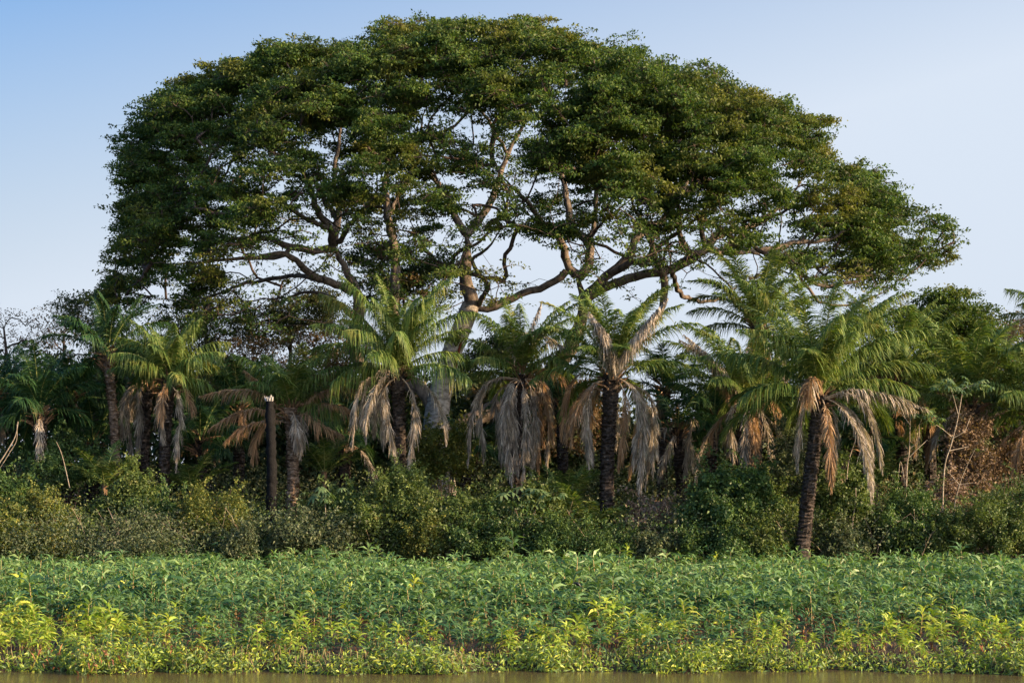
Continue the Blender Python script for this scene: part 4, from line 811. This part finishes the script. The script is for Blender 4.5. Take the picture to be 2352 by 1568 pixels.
def field():
    # positions on a jittered grid
    X = []; 
    dens = 0.40
    ys = np.arange(47.9, 81.0, dens)
    for y in ys:
        half = (1176+90)/F*y+3.0
        x = np.arange(-half, half, dens)+R.uniform(-.5, .5)*dens
        X.append(np.stack([x+R.normal(size=len(x))*.11, np.full(len(x), y)+R.normal(size=len(x))*.11], 1))
    A = np.concatenate(X)
    sh = A[:, 1]-shore(A[:, 0])*np.clip((56-A[:, 1])/8, 0, 1)
    ok = (sh > 47.95) & (A[:, 1] < 76.3+.9*np.sin(A[:, 0]*.7+1)+.7*np.sin(A[:, 0]*1.9)+np.clip((-6-A[:, 0])*1.2, 0, 4.5)); A = A[ok]; sh = sh[ok]
    nse = np.sin(A[:, 0]*.9+np.sin(A[:, 1]*.7)*1.5)+np.sin(A[:, 1]*1.7+A[:, 0]*.35)+0.6*np.sin(A[:, 0]*2.1-A[:, 1])
    # open pockets of bare red-brown ground between the front belt and the taller green stand
    pocket = (A[:, 1] > 50.8+.8*np.sin(A[:, 0]*.5)) & (A[:, 1] < 54.8+.9*np.sin(A[:, 0]*.8)) & (nse > 0.2)
    keep = ~(pocket & (R.uniform(size=len(A)) < 0.85)) & (R.uniform(size=len(A)) < 0.86-0.25*(np.sin(A[:, 0]*.6+A[:, 1]*.31)*np.sin(A[:, 1]*.55-A[:, 0]*.2) > .55))
    A = A[keep]; nse = nse[keep]
    frontness = np.clip((54.0+1.3*np.sin(A[:, 0]*.45+.7)+.8*np.sin(A[:, 0]*1.3)-A[:, 1])/3.8, 0, 1)
    side = np.clip((np.abs(A[:, 0]+1)-5)/6, 0, 1)
    yellow = R.uniform(size=len(A)) < np.clip(frontness*(0.28+0.75*side+0.30*nse), 0.02, 0.93)
    order = np.argsort(A[:, 1]); A = A[order]; yellow = yellow[order]; nse = nse[order]
    hs = np.interp(A[:, 1], [48, 50, 52, 55.5, 64, 80], [.62, .78, .85, .98, 1.0, .95])*(1+.12*nse)
    bx0 = (1328-1176)/F*55.2; hs = np.where((np.abs(A[:, 0]-bx0) < .55) & (A[:, 1] < 56.2) & (A[:, 1] > 50.5), hs*.74, hs)
    inview = np.abs(A[:, 0]) < 1176/F*A[:, 1]
    tmplG = [plant_arrays(100+i, R.uniform(.68, .85), 17, 3) for i in range(6)]
    tmplY = [plant_arrays(200+i, R.uniform(.62, .8), 19, 3, True) for i in range(6)]
    tmplP = [plant_arrays(300+i, R.uniform(.68, .85), 16, 3, False, True) for i in range(3)]
    tmplF = [plant_arrays(400+i, R.uniform(.68, .85), 14, 2) for i in range(6)]+[plant_arrays(500+i, R.uniform(.7, .85), 14, 2, False, True) for i in range(3)]
    rot = R.uniform(0, 6.28, len(A)); sc = R.uniform(.8, 1.3, len(A))*hs*np.where(R.uniform(size=len(A)) < .04, 1.25, 1.0)
    # 300 that show largest
    idx = np.where(inview)[0][:300]; near = np.zeros(len(A), bool); near[idx] = True
    mats = FM
    gm = [m.mesh('marsh_plant', mats, False) for m in tmplG]; ym = [m.mesh('marsh_plant', mats, False) for m in tmplY]
    for c, i in enumerate(idx):
        me = (ym if yellow[i] else gm)[c % 6]
        o = link('marsh_plant', me, None, (A[i, 0], A[i, 1], float(gz(A[i, 1], A[i, 0])))); o.rotation_euler = (R.normal()*.08, R.normal()*.08, rot[i]); s = float(sc[i]); o.scale = (s, s, s)
        if yellow[i]: tag(o, 'yellow-green leafy marsh plant with narrow pointed leaves in the front belt at the water', 'plant', 'yellow-green marsh plants at the water edge')
        else: tag(o, 'dark green leafy marsh plant with narrow pointed leaves in the front belt at the water', 'plant', 'dark green marsh plants at the water edge')
    # the rest as one mass
    mb = MB(); kind = np.where(yellow, 1, 0)
    kind = np.where(A[:, 1] > 62, 2, kind)
    lib = {0: tmplG+tmplP[:1], 1: tmplY, 2: tmplF}
    for kd, tl in lib.items():
        sel = np.where(~near & (kind == kd))[0]; ch = R.integers(0, len(tl), len(sel))
        for q, tm in enumerate(tl):
            s = sel[ch == q]
            if len(s) == 0: continue
            V0 = np.concatenate(tm.V); ca = np.cos(rot[s])[:, None]; sa = np.sin(rot[s])[:, None]; k = sc[s][:, None]
            Vx = (V0[None, :, 0]*ca-V0[None, :, 1]*sa)*k+A[s, 0][:, None]; Vy = (V0[None, :, 0]*sa+V0[None, :, 1]*ca)*k+A[s, 1][:, None]
            Vz = V0[None, :, 2]*k+gz(A[s, 1], A[s, 0])[:, None]
            tl_ = (R.normal(size=(len(s), 2))*.1); Vx = Vx+V0[None, :, 2]*tl_[:, :1]; Vy = Vy+V0[None, :, 2]*tl_[:, 1:]
            V = np.stack([Vx, Vy, Vz], -1).reshape(-1, 3); nv = len(V0); base = mb.n
            mb.V.append(V); mb.n += len(V); off = (np.arange(len(s))*nv)[:, None, None]+base
            for f, mi in tm.Q: mb.Q.append(((f[None]+off).reshape(-1, 4), mi))
            for f, mi in tm.T: mb.T.append(((f[None]+off).reshape(-1, 3), mi))
    o = link('marsh_vegetation', mb.mesh('marsh_vegetation', mats, False)); tag(o, 'broad bank of knee-high narrow-leaved green marsh plants', 'marsh plants', kind='stuff')
    print('field plants', len(A))
    # creeping herbs down to the water
    mb = MB(); n = 15000
    n = 34000; x = R.uniform(-16, 16, n); y = 47.22+shore(x)+np.abs(R.normal(size=n))*0.75; kk = .5+.5*np.sin(x*1.3+2*np.sin(x*.4))
    z = gz(y, x)+R.uniform(0, 1, n)**1.3*(0.16+0.30*kk); keep = R.uniform(size=n) < .35+.65*kk; p = np.stack([x, y, np.maximum(z, .02)], 1)[keep]
    hlf = len(p)//2
    leafquads(mb, p[:hlf], .15, .26, up=.2, mi=0); leafquads(mb, p[hlf:], .14, .28, up=.2, mi=1)
    for i in range(420):
        xx = R.uniform(-15, 15); yy = 47.4+float(shore(xx))+R.uniform(-.05, 1.0); b = np.array([xx, yy, max(0.0, float(gz(yy, xx)))])
        a = R.uniform(0, 6.28); d = np.array([math.cos(a), math.sin(a)*.6-.3, 0])*R.uniform(.1, .4)
        tube(mb, [b+[0, 0, -.08], b+d*.5+[0, 0, R.uniform(.12, .4)], b+d+[0, 0, R.uniform(-.02, .25)]], [.008, .008, .004], 3, 2, cap=False)
    for px_, py_, k_ in ((110, 1500, 28), (225, 1502, 34), (330, 1470, 22), (435, 1490, 55), (520, 1450, 40), (610, 1440, 60), (2300, 1490, 50), (2180, 1460, 36), (1750, 1450, 36), (1450, 1455, 30), (1020, 1450, 30), (720, 1445, 40), (1850, 1462, 40), (1570, 1480, 60), (850, 1455, 60), (1180, 1450, 50), (1900, 1450, 80)):
        yy_ = (CAMZ-.5)*F/(py_-HOR); p0 = np.array([(px_-1176)/F*yy_, yy_, .45]); leafquads(mb, p0+R.normal(size=(k_, 3))*[.3, .2, .16], .15, .3, up=.1, mi=3, droop=.6)
    o = link('creeping_herbs', mb.mesh('creeping_herbs', [FM[4], FM[1], FM[2], FM[3]], False)); tag(o, 'pale creeping herbs trailing over the dark bank into the water', 'herbs', kind='stuff')
field()
def tall_plant(label, px, py, Y, seed):
    b = P(px, py, Y); z0 = gz(Y); h = b[2]-z0; b[2] = z0
    me = plant_arrays(seed, h, 22, 3, seed % 2 == 1).mesh('marsh_plant', FM, False)
    o = link('tall_marsh_plant', me, None, b); tag(o, label, 'plant', 'marsh plants standing above the rest')
tall_plant('tallest marsh plant, standing clear of the rear edge against the dark bushes', 1443, 1252, 75, 901)
tall_plant('tall marsh plant just left of the tallest one at the rear edge', 1408, 1272, 74.5, 902)
tall_plant('tall yellowish marsh plant rising at the rear edge below the big round bush', 1645, 1272, 74, 903)
tall_plant('tall marsh plant the black bird perches on', 1330, 1362, 55.3, 904)

# ------------------------------------------------------------------ the black bird
def bird():
    Y = 55.1; c = P(1326, 1340, Y); m, nt, N, L = new_mat('black_plumage')
    out = N.new('ShaderNodeOutputMaterial'); b = N.new('ShaderNodeBsdfPrincipled'); b.inputs['Base Color'].default_value = (.006, .006, .009, 1); b.inputs['Roughness'].default_value = .45; L.new(b.outputs[0], out.inputs[0])
    org = c+np.array([0, 0, -.07]); mb = MB()
    ax = [(-.098, .030, .004), (-.088, .031, .020), (-.070, .030, .027), (-.050, .022, .030), (-.030, .010, .042), (.005, -.004, .050), (.040, -.026, .043), (.068, -.046, .026), (.085, -.062, .014), (.12, -.105, .020), (.165, -.135, .026), (.20, -.150, .012)]
    pts = np.array([c+np.array([a, 0, z]) for a, z, _ in ax]); rad = np.array([r for *_, r in ax])
    n = 12; ring = np.ones((len(ax), n)); tail = np.arange(len(ax)) > 8
    T = nrm(np.gradient(pts, axis=0)); A = np.tile([0, 1., 0], (len(ax), 1)); B = np.cross(T, A); an = np.linspace(0, 2*np.pi, n, endpoint=False)
    ky = np.where(tail, 1.0, .85); kz = np.where(tail, .35, 1.0)
    V = pts[:, None]+A[:, None]*(np.cos(an)[None, :, None])*(rad*ky)[:, None, None]+B[:, None]*(np.sin(an)[None, :, None])*(rad*kz)[:, None, None]
    i = np.arange(len(ax)-1)[:, None]*n; j = np.arange(n)[None]; j2 = (j+1) % n
    mb.add(V.reshape(-1, 3), np.stack([i+j, i+j2, i+n+j2, i+n+j], -1).reshape(-1, 4))
    for e in (0, -1): mb.add(np.vstack([V[e], V[e].mean(0)]), np.stack([np.arange(n), (np.arange(n)+1) % n, np.full(n, n)], -1))
    t = link('bird', mb.mesh('bird', m, True, org), None, org); tag(t, 'small black bird with a long tail perched on a tall marsh plant', 'bird')
    wb = MB()
    for sgn in (-1, 1):
        q = np.array([c+np.array([x, sgn*.043, z]) for x, z in ((-.035, .028), (.0, .018), (.05, -.03), (.095, -.07))]); tube(wb, q, [.012, .026, .018, .004], 6)
    link('wing', wb.mesh('wing', m, True, org), t)
    bb = MB(); tube(bb, [c+[-.094, 0, .031], c+[-.11, 0, .027], c+[-.122, 0, .018]], [.011, .008, .002], 6); link('beak', bb.mesh('beak', m, True, org), t)
    lb = MB()
    for sgn in (-1, 1): tube(lb, [c+[.01, sgn*.015, -.04], c+[.012, sgn*.014, -.075]], [.004, .003], 4)
    link('leg', lb.mesh('leg', m, True, org), t)
bird()

# ------------------------------------------------------------------ light, sky, camera
EL, AZ = math.radians(18), math.radians(109)      # azimuth clockwise from +Y (away from the camera): from the right, a little behind the camera
w = bpy.data.worlds.new('World'); bpy.context.scene.world = w; w.use_nodes = True
nt = w.node_tree; bg = nt.nodes['Background']; sky = nt.nodes.new('ShaderNodeTexSky'); sky.sky_type = 'NISHITA'; sky.sun_disc = False
sky.sun_elevation = EL; sky.sun_rotation = AZ; sky.air_density = 1.0; sky.dust_density = 5.0; sky.ozone_density = 7.0
# hazy air: the sky pales towards the horizon and towards the sun's side
tcw = nt.nodes.new('ShaderNodeTexCoord'); sx = nt.nodes.new('ShaderNodeSeparateXYZ'); nt.links.new(tcw.outputs['Generated'], sx.inputs[0])
def wmath(op, a, b):
    n = nt.nodes.new('ShaderNodeMath'); n.operation = op
    for i, v in enumerate((a, b)):
        if isinstance(v, (int, float)): n.inputs[i].default_value = v
        else: nt.links.new(v, n.inputs[i])
    return n.outputs[0]
f_ = wmath('ADD', wmath('MULTIPLY', sx.outputs[0], 1.2), wmath('SUBTRACT', 1.6, wmath('MULTIPLY', sx.outputs[2], 5.0)))
f_ = wmath('MINIMUM', wmath('MAXIMUM', f_, 0.0), 0.93)
mxw = nt.nodes.new('ShaderNodeMix'); mxw.data_type = 'RGBA'; nt.links.new(f_, mxw.inputs[0]); skm = nt.nodes.new('ShaderNodeVectorMath'); skm.operation = 'MULTIPLY'; skm.inputs[1].default_value = (0.68, 0.80, 0.82); nt.links.new(sky.outputs[0], skm.inputs[0]); nt.links.new(skm.outputs[0], mxw.inputs[6])
mxw.inputs[7].default_value = (0.325/0.15, 0.36/0.15, 0.41/0.15, 1)
# added warm fill: sky brightened behind and right of camera to lift the shade
g_ = wmath('MAXIMUM', wmath('SUBTRACT', wmath('MULTIPLY', sx.outputs[0], 0.75), wmath('MULTIPLY', sx.outputs[1], 0.75)), 0.0)
g_ = wmath('MULTIPLY', g_, wmath('MINIMUM', wmath('MAXIMUM', wmath('ADD', wmath('MULTIPLY', sx.outputs[2], 8.0), 0.6), 0.0), 1.0))
scw = nt.nodes.new('ShaderNodeVectorMath'); scw.operation = 'MULTIPLY'; nt.links.new(mxw.outputs[2], scw.inputs[0])
cbw = nt.nodes.new('ShaderNodeCombineXYZ'); nt.links.new(cbw.outputs[0], scw.inputs[1])
for i_, k_ in enumerate((2.3, 1.5, 0.9)): nt.links.new(wmath('ADD', wmath('MULTIPLY', g_, k_), 1.0), cbw.inputs[i_])
nt.links.new(scw.outputs[0], bg.inputs[0]); bg.inputs[1].default_value = 0.15
sun = bpy.data.lights.new('sun', 'SUN'); sun.energy = 5.0; sun.angle = math.radians(0.6); sun.color = (1.0, 0.70, 0.40)
so = bpy.data.objects.new('sun', sun); C.objects.link(so)
d = Vector((math.cos(EL)*math.sin(AZ), math.cos(EL)*math.cos(AZ), math.sin(EL)))
so.rotation_euler = (-d).to_track_quat('-Z', 'Y').to_euler(); so.location = (30, -20, 40)
cam = bpy.data.cameras.new('camera'); co = bpy.data.objects.new('camera', cam); C.objects.link(co)
co.location = (0, 0, CAMZ); co.rotation_euler = (math.radians(90), 0, 0)
cam.lens = F/2352*36; cam.sensor_width = 36; cam.shift_y = (HOR-784)/2352; cam.clip_end = 5000
sc = bpy.context.scene; sc.camera = co
sc.view_settings.view_transform = 'Standard'; sc.view_settings.look = 'None'; sc.view_settings.exposure = 1.2; sc.view_settings.gamma = 1
sc.cycles.max_bounces = 6; sc.cycles.diffuse_bounces = 4; sc.cycles.glossy_bounces = 2; sc.cycles.transmission_bounces = 3
sc.cycles.use_denoising = True
